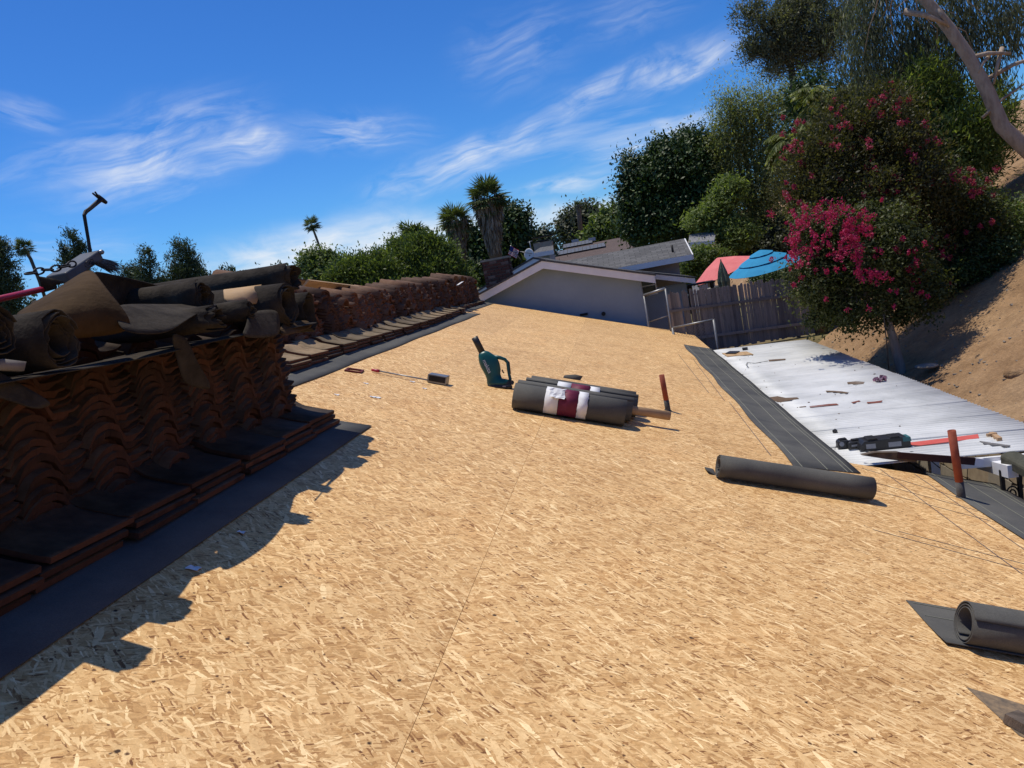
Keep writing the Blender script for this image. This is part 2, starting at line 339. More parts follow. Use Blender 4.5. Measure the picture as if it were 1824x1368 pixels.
TILE_TOP_DARK = mat_n('tile_top_shade_dark', (.030, .020, .014), (.085, .060, .042), 11, .9, .5, .003, rnd=True)  # tile tops darkened for the same shade
WHITE_METAL, _nt, _p = new_mat('white_metal')
_v = coords(_nt, 'Object'); _vs = coords(_nt, 'Object', (.7, 1.6, 1)); _a = noise(_nt, 1.2, 7, .65, _v); _b = noise(_nt, 2.2, 5, .6, _vs); _d = noise(_nt, 30, 4, .7, _v)
_c = ramp(_nt, _a.outputs['Fac'], [(.3, (.52, .525, .505)), (.5, (.64, .645, .63)), (.7, (.69, .695, .68))])
_c = mixc(_nt, 1.0, _c, ramp(_nt, _b.outputs['Fac'], [(.35, (.84, .845, .85)), (.6, (1.05, 1.05, 1.05))]), 'MULTIPLY')
_c = mixc(_nt, 1.0, _c, ramp(_nt, _d.outputs['Fac'], [(.62, (1, 1, 1)), (.75, (.82, .80, .76))]), 'MULTIPLY')
_nt.links.new(_c, _p.inputs['Base Color']); _p.inputs['Roughness'].default_value = .5; _p.inputs['Specular IOR Level'].default_value = .4
WHITE_PAINT = mat_n('white_paint', (.72, .72, .72), (.80, .80, .80), 5, .6, .1, .001)
STUCCO = mat_n('grey_stucco', (.25, .315, .385), (.29, .355, .43), 2.2, .95, .6, .004)
STUCCO_W = mat_n('pale_stucco', (.36, .33, .34), (.42, .39, .39), 3, .95, .5, .004)
DIRT = None
RUST = mat_n('rust_red_pipe', (.22, .048, .026), (.31, .080, .046), 18, .75, .2, .001)
TAR = mat_n('tar_grey', (.05, .05, .05), (.11, .11, .11), 20, .85, .2, .001)
BLACK = mat_n('black_plastic', (.012, .012, .013), (.022, .022, .024), 30, .45, .05, .0005, spec=.5)
TEAL = mat_n('teal_plastic', (.003, .062, .060), (.005, .088, .083), 12, .38, .03, .0005, spec=.5)
GREY_LABEL = mat_n('grey_label', (.25, .25, .26), (.32, .32, .33), 30, .6, 0)
STEEL = mat_n('galvanised', (.20, .205, .21), (.30, .305, .31), 14, .42, .05, .0005, metal=.6)
IRON = mat_n('black_iron', (.010, .009, .009), (.022, .020, .019), 18, .6, .2, .001)
CARD = mat_n('cardboard', (.38, .24, .13), (.46, .30, .17), 12, .85, .1, .0006)
PAPER = mat_n('white_paper', (.70, .70, .70), (.82, .82, .82), 10, .7, .1, .001)
MAROON = mat_n('maroon_paper', (.125, .014, .036), (.19, .026, .060), 14, .6, .1, .0006)
REDP = mat_n('red_paint', (.33, .010, .035), (.42, .02, .05), 12, .4, .05, .0005, spec=.5)
WOOD_GREY = mat_n('weathered_wood', (.11, .108, .112), (.21, .206, .21), 6, .9, .5, .002, stretch=(6, 6, .7), rnd=True, c3=(.155, .153, .157))
WOOD_TAN = mat_n('tan_board', (.38, .24, .12), (.50, .34, .19), 5, .8, .2, .001, stretch=(4, .5, 4))
WOOD_ROT = mat_n('rotten_wood', (.05, .040, .032), (.17, .13, .10), 9, .95, .6, .004, stretch=(1, 4, 1))
BROWN_PAINT = mat_n('dark_brown_paint', (.028, .010, .010), (.05, .02, .017), 10, .7, .2, .001)
SHINGLE_G = None
PINK = mat_n('pink_fabric', (.70, .17, .17), (.78, .23, .22), 4, .85, .05)
BLUE = mat_n('blue_fabric', (.022, .235, .45), (.03, .275, .50), 4, .85, .05)

def mat_dirt():
    m, nt, p = new_mat('dirt'); v = coords(nt, 'Object')
    n = noise(nt, .35, 8, .68, v); n2 = noise(nt, 3.5, 7, .7, v); n3 = noise(nt, 26, 5, .7, v)
    c = ramp(nt, n.outputs['Fac'], [(.3, (.26, .160, .088)), (.5, (.38, .245, .138)), (.62, (.45, .305, .18)), (.8, (.32, .205, .118))])
    c = mixc(nt, 1.0, c, ramp(nt, n2.outputs['Fac'], [(.3, (.72, .7, .68)), (.7, (1.22, 1.2, 1.16))]), 'MULTIPLY')
    c = mixc(nt, 1.0, c, ramp(nt, n3.outputs['Fac'], [(.35, (.82, .82, .82)), (.65, (1.12, 1.1, 1.08))]), 'MULTIPLY')
    sp = nt.nodes.new('ShaderNodeTexVoronoi'); sp.inputs['Scale'].default_value = 9; nt.links.new(v, sp.inputs['Vector'])
    c = mixc(nt, ramp(nt, sp.outputs['Distance'], [(.06, (.8, .8, .8)), (.11, (0, 0, 0))]), c, (.36, .27, .18))
    nt.links.new(c, p.inputs['Base Color']); p.inputs['Roughness'].default_value = .95; p.inputs['Specular IOR Level'].default_value = .1
    ad = nt.nodes.new('ShaderNodeMath'); ad.operation = 'ADD'; nt.links.new(n2.outputs['Fac'], ad.inputs[0]); nt.links.new(n3.outputs['Fac'], ad.inputs[1])
    bump(nt, p, ad.outputs[0], .7, .08); return m
DIRT = mat_dirt()
def mat_ground():
    m, nt, p = new_mat('dry_ground'); v = coords(nt, 'Object')
    n = noise(nt, .08, 7, .65, v); n2 = noise(nt, 2.2, 6, .7, v)
    c = ramp(nt, n.outputs['Fac'], [(.3, (.10, .105, .03)), (.5, (.17, .14, .055)), (.7, (.15, .10, .05))])
    c = mixc(nt, 1.0, c, ramp(nt, n2.outputs['Fac'], [(.3, (.7, .7, .7)), (.7, (1.2, 1.2, 1.2))]), 'MULTIPLY')
    nt.links.new(c, p.inputs['Base Color']); p.inputs['Roughness'].default_value = .95; bump(nt, p, n2.outputs['Fac'], .5, .05); return m
GROUND = mat_ground()
def mat_shingle(name, c1, c2, w=.3, h=.14):
    m, nt, p = new_mat(name); tc = nt.nodes.new('ShaderNodeTexCoord')
    b = nt.nodes.new('ShaderNodeTexBrick'); b.inputs['Scale'].default_value = 1; b.inputs['Brick Width'].default_value = w; b.inputs['Row Height'].default_value = h; b.inputs['Mortar Size'].default_value = .008
    b.inputs['Color1'].default_value = (*c1, 1); b.inputs['Color2'].default_value = (*c2, 1); b.inputs['Mortar'].default_value = (c1[0]*.45, c1[1]*.45, c1[2]*.45, 1); b.inputs['Bias'].default_value = 0
    nt.links.new(tc.outputs['UV'], b.inputs['Vector'])
    n = noise(nt, 40, 4, .7, tc.outputs['Object']); c = mixc(nt, 1.0, b.outputs['Color'], ramp(nt, n.outputs['Fac'], [(.3, (.75, .75, .75)), (.7, (1.25, 1.25, 1.25))]), 'MULTIPLY')
    nt.links.new(c, p.inputs['Base Color']); p.inputs['Roughness'].default_value = .95; bump(nt, p, b.outputs['Fac'], -.4, .01); return m
SHINGLE_G = mat_shingle('grey_shingle', (.085, .083, .082), (.135, .132, .13))
SHINGLE_B = mat_shingle('brown_shingle', (.095, .066, .056), (.135, .095, .08))
BRICK = [mat_n('brick_red', (.085, .030, .022), (.145, .055, .040), 25, .95, .5, .004), mat_n('brick_dark', (.055, .024, .02), (.10, .045, .037), 25, .95, .5, .004), mat_n('brick_pale', (.15, .085, .066), (.215, .135, .11), 25, .95, .5, .004)]
MORTAR = mat_n('mortar', (.15, .13, .115), (.21, .19, .17), 30, .95, .3, .003)
STONE = [mat_n('stone_%s' % k, a, b, 10, .9, .5, .004) for k, a, b in (('tan', (.25, .19, .13), (.34, .27, .19)), ('grey', (.22, .19, .155), (.30, .26, .21)), ('buff', (.29, .225, .15), (.38, .31, .22)))]
PANEL = mat_n('solar_cell', (.10, .11, .13), (.14, .15, .17), 6, .5, 0, spec=.6)
DARK_GLASS = mat_n('window_glass', (.015, .017, .02), (.025, .027, .03), 3, .08, 0, spec=.6)

BARK_GREY = mat_n('bark_grey', (.20, .17, .14), (.36, .31, .26), 8, .95, .6, .01, stretch=(2, 2, .4))
BARK_EUC = mat_n('bark_pale', (.13, .085, .055), (.40, .315, .235), 2.6, .9, .8, .02, stretch=(1.6, 1.6, .6), c3=(.22, .14, .095), detail=8)
BARK_DARK = mat_n('bark_dark', (.04, .032, .025), (.085, .068, .052), 9, .95, .6, .01)
BARK_PALM = mat_n('bark_palm', (.085, .065, .05), (.15, .12, .09), 12, .95, .5, .01, stretch=(1, 1, 4))

# ------------------------------------------------------------------ the ground
def grid_obj(name, xs, ys, zf, mat, smooth=True):
    nx, ny = len(xs), len(ys)
    vs = [(x, y, zf(x, y)) for y in ys for x in xs]
    fs = [(j*nx+i, j*nx+i+1, (j+1)*nx+i+1, (j+1)*nx+i) for j in range(ny-1) for i in range(nx-1)]
    mb = MB(); mb.add(vs, fs, 0, smooth); return mb.build(name, mat)
def sst(a, b, t):
    t = max(0, min(1, (t-a)/(b-a))); return t*t*(3-2*t)
def sst(a, b, t):
    t = max(0, min(1, (t-a)/(b-a))); return t*t*(3-2*t)
def hill_z(x, y):
    z = -1.1+.55*(x-3.9)
    if y > 19: z -= min(3.5, (y-19)*.12)
    if z > 3.0: z = 3.0+(z-3.0)*.55
    if z > 9: z = 9+(z-9)*.25
    return z
def base_z(x, y):
    if y < 15.8: return -3.1
    t = sst(15.8, 16.7, y); hi = -.93 if x > .8 else -1.75
    z = -3.1*(1-t)+hi*t
    if y > 26: z = hi+(-2.3-hi)*sst(26, 45, y)
    return z
def gz(x, y): return max(base_z(x, y), hill_z(x, y) if x > 3.4 else -9)
def lin(a, b, n): return [a+(b-a)*i/(n-1) for i in range(n)]
gx = [-900, -300, -120, -60, -30, -15, -8]+lin(-5, 8, 27)+[12, 20, 40, 90, 300, 900]
gy = [-600, -100, -30, -10]+lin(0, 15, 8)+lin(15.4, 17, 9)+lin(18, 30, 13)+[35, 40, 50, 70, 120, 250, 600, 2000]
g = grid_obj('ground', gx, gy, lambda x, y: base_z(x, y)-.02+(0 if y < 40 or abs(x) < 60 else min(14, (y-40)*.03)), GROUND); g['kind'] = 'structure'
def hzn(x, y):
    return hill_z(x, y)+.05*math.sin(x*1.7+y*.9)*math.sin(y*1.3-x*.6)+.035*math.sin(3.1*x+1.7*y+1)*math.sin(2.3*y)+.02*math.sin(7*x-3*y)*math.sin(5*y+x)
hx = lin(3.82, 12, 56)+lin(12.5, 30, 24)+[35, 42, 55, 80, 120]
hy = lin(-8, 6, 14)+lin(6.3, 22, 80)+lin(23, 60, 30)+[75, 100, 150, 250]
hl = grid_obj('hillside', hx, hy, hzn, DIRT); hl['kind'] = 'structure'

# ------------------------------------------------------------------ the house with its OSB deck
FRAME = Matrix(((CT, 0, ST, 0), (0, 1, 0, 0), (-ST, 0, CT, 0), (0, 0, 0, 1)))   # deck frame: x down slope, y along ridge, z deck normal
RIDGE = -3.01
house = thing('house', 'house roof stripped to bare sheathing in the foreground', 'house', (0, 0, 0))
deck_m = {}
def panel(x0, x1, y0, y1, th=.011, dz=0.0):
    g_ = .0014
    s0, s1 = x0/CT+g_/2, x1/CT-g_/2; y0 += g_/2; y1 -= g_/2
    key = (round(s1-s0, 3), round(y1-y0, 3), th)
    if key not in deck_m:
        mb = MB(); mb.box(((s1-s0)/2, (y1-y0)/2, -th/2), (s1-s0, y1-y0, th)); deck_m[key] = mb.mesh('osb_panel', OSB)
    o = bpy.data.objects.new('osb_panel', deck_m[key]); link(o, house)
    m = FRAME @ Matrix.Translation((s0, y0, dz)); o.matrix_local = m
    return o
PW = 1.22*CT
rows = [RIDGE+PW*i for i in range(4)]
yoff = [1.3, 0.1, 2.35-2.44, 2.35-1.22-2.44+.05]
for r, x0 in enumerate(rows):
    y = yoff[r]-4.88
    while y < 17.5:
        y1 = min(y+2.44, 17.5); x1 = x0+PW
        if y1 > -1.6:
            if r == 3 and y >= 5.9: x1 = 1.545
            if r == 3 and y < 5.9 < y1-.05:
                panel(x0, x1, y, 6.08, dz=0); panel(x0, 1.545, 6.08, y1)
            else: panel(x0, x1, max(y, -1.6), y1, dz=random.choice([0, -.0008, -.0004]))
        y += 2.44
XE = 2.58
for y0, y1 in ((-1.6, .9), (.9, 3.34), (3.34, 6.08)): panel(rows[3]+PW, XE, y0, y1)
# far slope beyond the ridge, rafters hidden: deck, eave fascia, gable walls
mb = MB(); T2 = math.tan(TH)
for (x0, x1, ya, yb) in ((-7.5, RIDGE-.002, -1.6, 17.5),):
    z1 = -RIDGE*T2; z0 = z1-(x1-x0)*T2
    mb.prism([(x0, ya, z0-.012), (x1, ya, z1-.012), (x1, ya, z1-.002), (x0, ya, z0-.002)], (0, yb-ya, 0))
mb.build('rear_deck', OSB, house)
mb = MB(); mb.prism([(1.50, 6.10, -.515), (1.535, 6.10, -.53), (1.535, 6.10, -.68), (1.50, 6.10, -.665)], (0, 11.38, 0)); mb.build('eave_fascia', WHITE_PAINT, house)
mb = MB(); mb.prism([(2.53, -1.6, -.858), (2.565, -1.6, -.87), (2.565, -1.6, -1.02), (2.53, -1.6, -1.0)], (0, 7.66, 0)); mb.build('eave_fascia', WHITE_PAINT, house)
mb = MB(); mb.prism([(RIDGE, 17.46, 1.0-.02), (1.5, 17.46, -.52), (1.5, 17.46, -.68), (RIDGE, 17.46, .84)], (0, .03, 0)); mb.build('barge_board', WHITE_PAINT, house)
mb = MB()
mb.box((1.05, 11.6, -1.85), (.1, 11.0, 2.5)); mb.box((1.8, 6.03-.1, -2.0), (1.4, .1, 2.2)); mb.box((2.1, 2, -2.1), (.1, 7.7, 2.0)); mb.build('wall', STUCCO_W, house)
def edge_strip(p0, p1, w, mat, name, parent, h=.0012, th=.0008, n=1):
    p0, p1 = Vector(p0), Vector(p1); d = (p1-p0).normalized(); s = d.cross(N3).normalized()*w/2
    mb = MB(); mb.prism([p0-s+N3*h, p1-s+N3*h, p1+s+N3*h, p0+s+N3*h], N3*th); return mb.build(name, mat, parent)
for (a, b) in (((1.02, 11.96), (.96, 8.25)), ((1.0, 8.2), (.96, 5.87)), ((.85, 8.65), (.84, 12.4)), ((1.77, 6.02), (1.79, 4.0)), ((2.02, 6.05), (2.02, 3.4)), ((1.62, 5.95), (2.1, 5.5)), ((1.45, 5.62), (2.1, 5.2)),
               ((1.05, 5.55), (2.08, 4.98)), ((1.35, 4.4), (2.1, 4.1)), ((1.2, 4.35), (2.1, 3.95)), ((.75, 9.6), (1.0, 9.6))):
    edge_strip(RP(*a), RP(*b), .006, CHALK, 'chalk_line', house)
# torn, weathered corner at the lower right of the deck
mb = MB()
pts = [(.96, 2.62), (1.03, 2.60), (1.3, 2.5), (1.3, 2.12), (1.0, 2.36)]
mb.prism([RP(x, y, .0015) for x, y in pts], N3*.0008); mb.build('stain', mat_n('grey_stain', (.10, .085, .07), (.34, .235, .135), 28, .9, .2, .001, detail=7), house)
def board(name, a, b, w, th, mat, label, cat, h0=0.0, group=None):
    a, b = Vector(a)+N3*h0, Vector(b)+N3*h0; d = (b-a); L_ = d.length; d.normalize(); s = d.cross(N3).normalized(); mb = MB()
    rr = random.Random(hash(name) % 1000); n = 7; vs = []
    for i in range(n+1):
        t = i/n; jw = w/2*(1+.12*(rr.random()-.5))
        for sg in (-1, 1):
            for k in (0, 1): vs.append(a+d*L_*t+s*sg*jw+N3*(th*k+.003*rr.random()))
    fs = []
    for i in range(n):
        q = i*4; r_ = q+4; fs += [(q+1, q+3, r_+3, r_+1), (q, r_, r_+2, q+2), (q, q+1, r_+1, r_), (q+2, r_+2, r_+3, q+3)]
    fs += [(0, 2, 3, 1), (n*4, n*4+1, n*4+3, n*4+2)]
    mb.add(vs, fs); o = mb.build(name, mat); return tag(o, label, cat, group)
board('rotten_board', RP(1.01, 2.44), RP(1.22, 2.14), .075, .03, WOOD_ROT, 'splintered grey rotten board at the bottom right corner of the roof', 'board', .002)
board('rotten_board', RP(1.09, 2.45), RP(1.34, 2.2), .06, .028, WOOD_ROT, 'shorter dark rotten board beside the splintered one, bottom right corner', 'board', .002)

# ------------------------------------------------------------------ felt strips on the deck
def felt_strip(name, x0, x1, y0, y1, label, lines=(.2, .5, .8), skew0=0, skew1=0, th=.004, h=.002, wav=.0, slack=None):
    root_pts = []; n = 24; mb = MB(); vs = []; fs = []; nx = 6
    for j in range(n+1):
        t = j/n; y = y0+(y1-y0)*t
        for i in range(nx+1):
            u = i/nx; x = x0+(x1-x0)*u+wav*math.sin(y*3.1+1)*(1 if i == 0 else .4)
            yy = y+(skew0*(1-t)+skew1*t)*u
            hh = h+.004*abs(math.sin(y*2.3+u*4))*(1 if i in (0, nx) else .3)
            vs.append(RP(x, yy, hh))
    for j in range(n):
        for i in range(nx): q = j*(nx+1)+i; fs.append((q, q+1, q+nx+2, q+nx+1))
    mb.add(vs, fs, 0, True); o = mb.build(name, FELT_STRIP); solid(o, th, 1)
    tag(o, label, 'roofing felt', 'felt strips laid on the roof deck')
    for u in lines:
        vs = []; w = .0035
        for j in range(n+1):
            t = j/n; y = y0+(y1-y0)*t; x = x0+(x1-x0)*u+wav*.4*math.sin(y*3.1+1); yy = y+(skew0*(1-t)+skew1*t)*u
            hh = h+th+.0016+.004*abs(math.sin(y*2.3+u*4))*.3
            vs += [RP(x-w, yy, hh), RP(x+w, yy, hh)]
        m2 = MB(); m2.add(vs, [(2*j, 2*j+1, 2*j+3, 2*j+2) for j in range(n)]); m2.build('printed_line', FELT_LINE, o)
    return o
felt_strip('felt_strip', -2.62, -1.685, .3, 4.74, 'black felt strip along the foot of the near tile pile', (.35, .75), skew0=0, skew1=.03)
felt_strip('felt_strip', -3.0, -2.50, 5.0, 13.9, 'long dark felt strip under the far row of tiles', (.6,), skew1=.35, wav=.02)
felt_strip('felt_strip', -3.0, -2.72, 14.3, 17.4, 'short dark felt strip at the far end of the ridge', (.6,), skew1=.1)
felt_strip('felt_strip', 1.07, 1.55, 5.62, 14.2, 'long grey felt strip along the eave above the white patio roof', (.12, .5, .8, .88), wav=.015, skew0=.12)
felt_strip('felt_strip', 2.11, 2.62, -.5, 6.16, 'grey felt strip along the near eave below the rusty pipe', (.12, .5, .8, .88), wav=.01, skew0=0, skew1=-.02, h=.0025)

# ------------------------------------------------------------------ rolled felt
def spiral_mb(A, B, r, r0, turns, seg=28, rings=8, ragged=0.0, oval=1.0, tail=0.0, up=N3, start=0.0, seed=1, wob=0.0, cw=1):
    A, B = Vector(A), Vector(B); ax = (B-A); L_ = ax.length; ax.normalize()
    u = (up-ax*up.dot(ax)).normalized(); v = ax.cross(u); n = int(seg*turns); rr = random.Random(seed)
    jit = [[(rr.random()-.5)*ragged for _ in range(2)] for _ in range(n+1)]
    for k in range(1, n+1):
        for q in (0, 1): jit[k][q] = .72*jit[k-1][q]+.5*jit[k][q]
    vs = []
    for i in range(rings+1):
        t = i/rings
        for k in range(n+1):
            f = k/n; ang = start+cw*2*math.pi*turns*f
            rad = r0+(r-r0)*f+wob*math.sin(3*ang+t*5+seed)
            tt = t*L_+(jit[k][0] if i == 0 else 0)+(jit[k][1] if i == rings else 0)
            p = A+ax*tt+u*(math.cos(ang)*rad*oval)+v*(math.sin(ang)*rad)
            vs.append(p)
    w = n+1; fs = [(i*w+k, i*w+k+1, (i+1)*w+k+1, (i+1)*w+k) for i in range(rings) for k in range(n)]
    mb = MB(); mb.add(vs, fs, 0, True); return mb
def felt_roll(A, B, r, label, r0=.03, turns=7, mat=FELT, th=.004, name='felt_roll', group=None, **kw):
    mb = spiral_mb(A, B, r, r0, turns, **kw); o = mb.build(name, mat); solid(o, th, 0)
    return tag(o, label, 'felt roll', group)
PK = 'felt rolls lying together in the middle of the roof'
pack = [(-.955, -.10, 6.08, .108, 'nearest felt roll of the middle group, with crumpled paper label'), (-.955, -.045, 6.285, .104, 'second felt roll of the middle group, cardboard core sticking out'),
        (-.91, .0, 6.49, .103, 'third felt roll of the middle group, with flat maroon label'), (-.885, -.01, 6.70, .10, 'rearmost felt roll of the middle group, without label')]
rolls = []
for i, (x0, x1, y, r, lab) in enumerate(pack):
    o = felt_roll(RP(x0, y, r+.003), RP(x1, y, r+.003), r, lab, r0=.04, turns=9, seg=24, rings=3, start=(-.9, .6, .5, .9)[i]+math.pi*.0, seed=i, group=PK, oval=(.98, .95, .96, .9)[i])
    rolls.append(o)
def wrap_band(A, B, r, f0, f1, mat, name, parent, a0=-2.6, a1=2.6, dr=.0035):
    A, B = Vector(A), Vector(B); ax = (B-A).normalized(); L_ = (B-A).length; u = N3; v = ax.cross(u); vs = []; n = 28; rr = random.Random(int(f0*1000))
    for k in range(n+1):
        g_ = a0+(a1-a0)*k/n; d = u*math.cos(g_)*(r+dr)+v*math.sin(g_)*(r+dr)
        for q, f in enumerate((f0, f1)): vs.append(A+ax*L_*(f+.008*(rr.random()-.5))+d)
    mb = MB(); mb.add(vs, [(2*k, 2*k+1, 2*k+3, 2*k+2) for k in range(n)], 0, True); o = mb.build(name, mat, parent); solid(o, .0012, 0); return o
for i in (0, 2):
    x0, x1, y, r, _ = pack[i]; A, B = RP(x0, y, r+.003), RP(x1, y, r+.003)
    wrap_band(A, B, r, .285, .405, PAPER, 'label_edge', rolls[i]); wrap_band(A, B, r, .405, .575, MAROON, 'label_panel', rolls[i]); wrap_band(A, B, r, .575, .66, PAPER, 'label_edge', rolls[i])
    # worn white print across the maroon panel
    ax = (B-A).normalized(); v = ax.cross(N3); mb = MB(); L_ = (B-A).length
    for k in range(7):
        f = .425+.02*k; g0 = math.radians(12 if i == 0 else 24); hgt_ = math.radians(random.choice([7, 10, 9]))
        if random.random() < .25: continue
        vs = []
        for gg in (g0, g0+hgt_):
            for ff in (f, f+.009): vs.append(A+ax*L_*ff+(N3*math.cos(gg)-(-v)*math.sin(gg)*-1)*(r+.0062))
        mb.add(vs, [(0, 1, 3, 2)])
    if mb.f: mb.build('label_print', PAPER, rolls[i])
def crumple(name, c, su, sv, n, amp, mat, parent=None, up=N3, seed=3, axu=S3):
    rr = random.Random(seed); c = Vector(c); vx = up.cross(axu).normalized(); vs = []
    for j in range(n+1):
        for i in range(n+1):
            a, b = (i/n-.5)*su, (j/n-.5)*sv
            vs.append(c+axu*(a+(rr.random()-.5)*su*.12)+vx*(b+(rr.random()-.5)*sv*.12)+up*(rr.random()*amp+amp*.8*math.sin(i*2.1+j)))
    mb = MB(); mb.add(vs, [(j*(n+1)+i, j*(n+1)+i+1, (j+1)*(n+1)+i+1, (j+1)*(n+1)+i) for j in range(n) for i in range(n)]); o = mb.build(name, mat, parent); solid(o, .0012, 0); return o
x0, x1, y, r, _ = pack[0]
A, B = RP(x0, y, r), RP(x1, y, r)
vfront = Vector((0, -1, 0))
crumple('torn_label_flap', A.lerp(B, .385)+(N3*.72+vfront*.69)*(r+.014), .125, .105, 4, .007, PAPER, rolls[0], up=(N3*.75+vfront*.66).normalized(), seed=5)
# cardboard core of the second roll
x0, x1, y, r, _ = pack[1]
mb = MB(); A, B = RP(x1-.5, y, .105), RP(x1+.30, y, .105)
mb.tube([A, B], .036, 20, cap=False); o = mb.build('cardboard_core', CARD, rolls[1]); solid(o, .005, -1)
# offcut of felt curling up behind the rolls
def sheet(name, grid, mat, label=None, cat=None, th=.004, parent=None, group=None, sub=True):
    nj, ni = len(grid), len(grid[0]); mb = MB(); mb.add([p for row in grid for p in row], [(j*ni+i, j*ni+i+1, (j+1)*ni+i+1, (j+1)*ni+i) for j in range(nj-1) for i in range(ni-1)], 0, True)
    o = mb.build(name, mat, parent)
    if sub:
        s = o.modifiers.new('sub', 'SUBSURF'); s.levels = s.render_levels = 2
    solid(o, th, 0)
    if label: tag(o, label, cat, group)
    return o
sheet('felt_offcut', [[RP(-.67, 8.10, .002), RP(-.58, 8.10, .002), RP(-.50, 8.10, .002)], [RP(-.67, 8.13, .02), RP(-.58, 8.13, .025), RP(-.49, 8.13, .02)], [RP(-.65, 8.14, .028), RP(-.56, 8.14, .05), RP(-.48, 8.14, .045)]], FELT, 'black curled felt scrap behind the group of rolls', 'felt scrap', sub=False)
# loose roll on the right, with a tail lying out
o = felt_roll(RP(.45, 4.93, .083), RP(1.375, 4.99, .083), .08, 'single loose felt roll lying below the long eave strip', r0=.045, turns=3.2, seg=30, rings=6, start=-2.2, seed=4, oval=.97, wob=.0012)
sheet('tail', [[RP(.40+.02*i, 4.99+.05*j, .004+.010*(2-i)*(1-j*.3)) for i in range(4)] for j in range(4)], FELT, parent=o)
# roll at the lower right edge, unrolling
o = felt_roll(RP(1.085, 2.985, .087), RP(1.99, 2.985, .087), .083, 'partly unrolled felt roll at the lower right edge of the picture', r0=.055, turns=2.6, seg=34, rings=6, start=math.radians(200), seed=8, cw=1, wob=.001)
sheet('unrolled_sheet', [[RP(1.02+.06*(j == 0)*0+.97*i/5, 3.34-.40*j/5, .003+(.012*(j/5)**4)) for i in range(6)] for j in range(6)], FELT, parent=o, sub=False)
for u in (.06, .36):
    edge_strip(RP(1.02+.97*.02, 3.34-.4*u, .004), RP(1.98, 3.34-.4*u, .004), .003, FELT_LINE, 'printed_line', o, h=.003)

# ------------------------------------------------------------------ vent pipes
def pipe(base, top, r, label, grey=.25):
    t = thing('vent_pipe', label, 'pipe', base); b = Vector((0, 0, 0)); e = Vector(top)-Vector(base); m = e*grey
    mb = MB(); mb.tube([m, e], r, 18, cap=False); o = mb.build('painted_tube', RUST, t); solid(o, .004, -1)
    mb = MB(); mb.tube([b-e*.15, m], r*1.01, 18, cap=False); o = mb.build('bare_collar', TAR, t); solid(o, .004, -1)
    mb = MB(); mb.tube([b+N3*.0, b+N3*.006], [r*1.5, r*1.2], 18); mb.build('flashing', TAR, t)
    return t
pb = onroof(1713, 887); pipe(pb, aty(1695, 767, pb.y-.02), .0265, 'tall rust red vent pipe near the right edge')
pb = onroof(1190, 731); pipe(pb, aty(1178.5, 668, pb.y-.03), .0245, 'rust red vent pipe beside the middle felt rolls', .3)

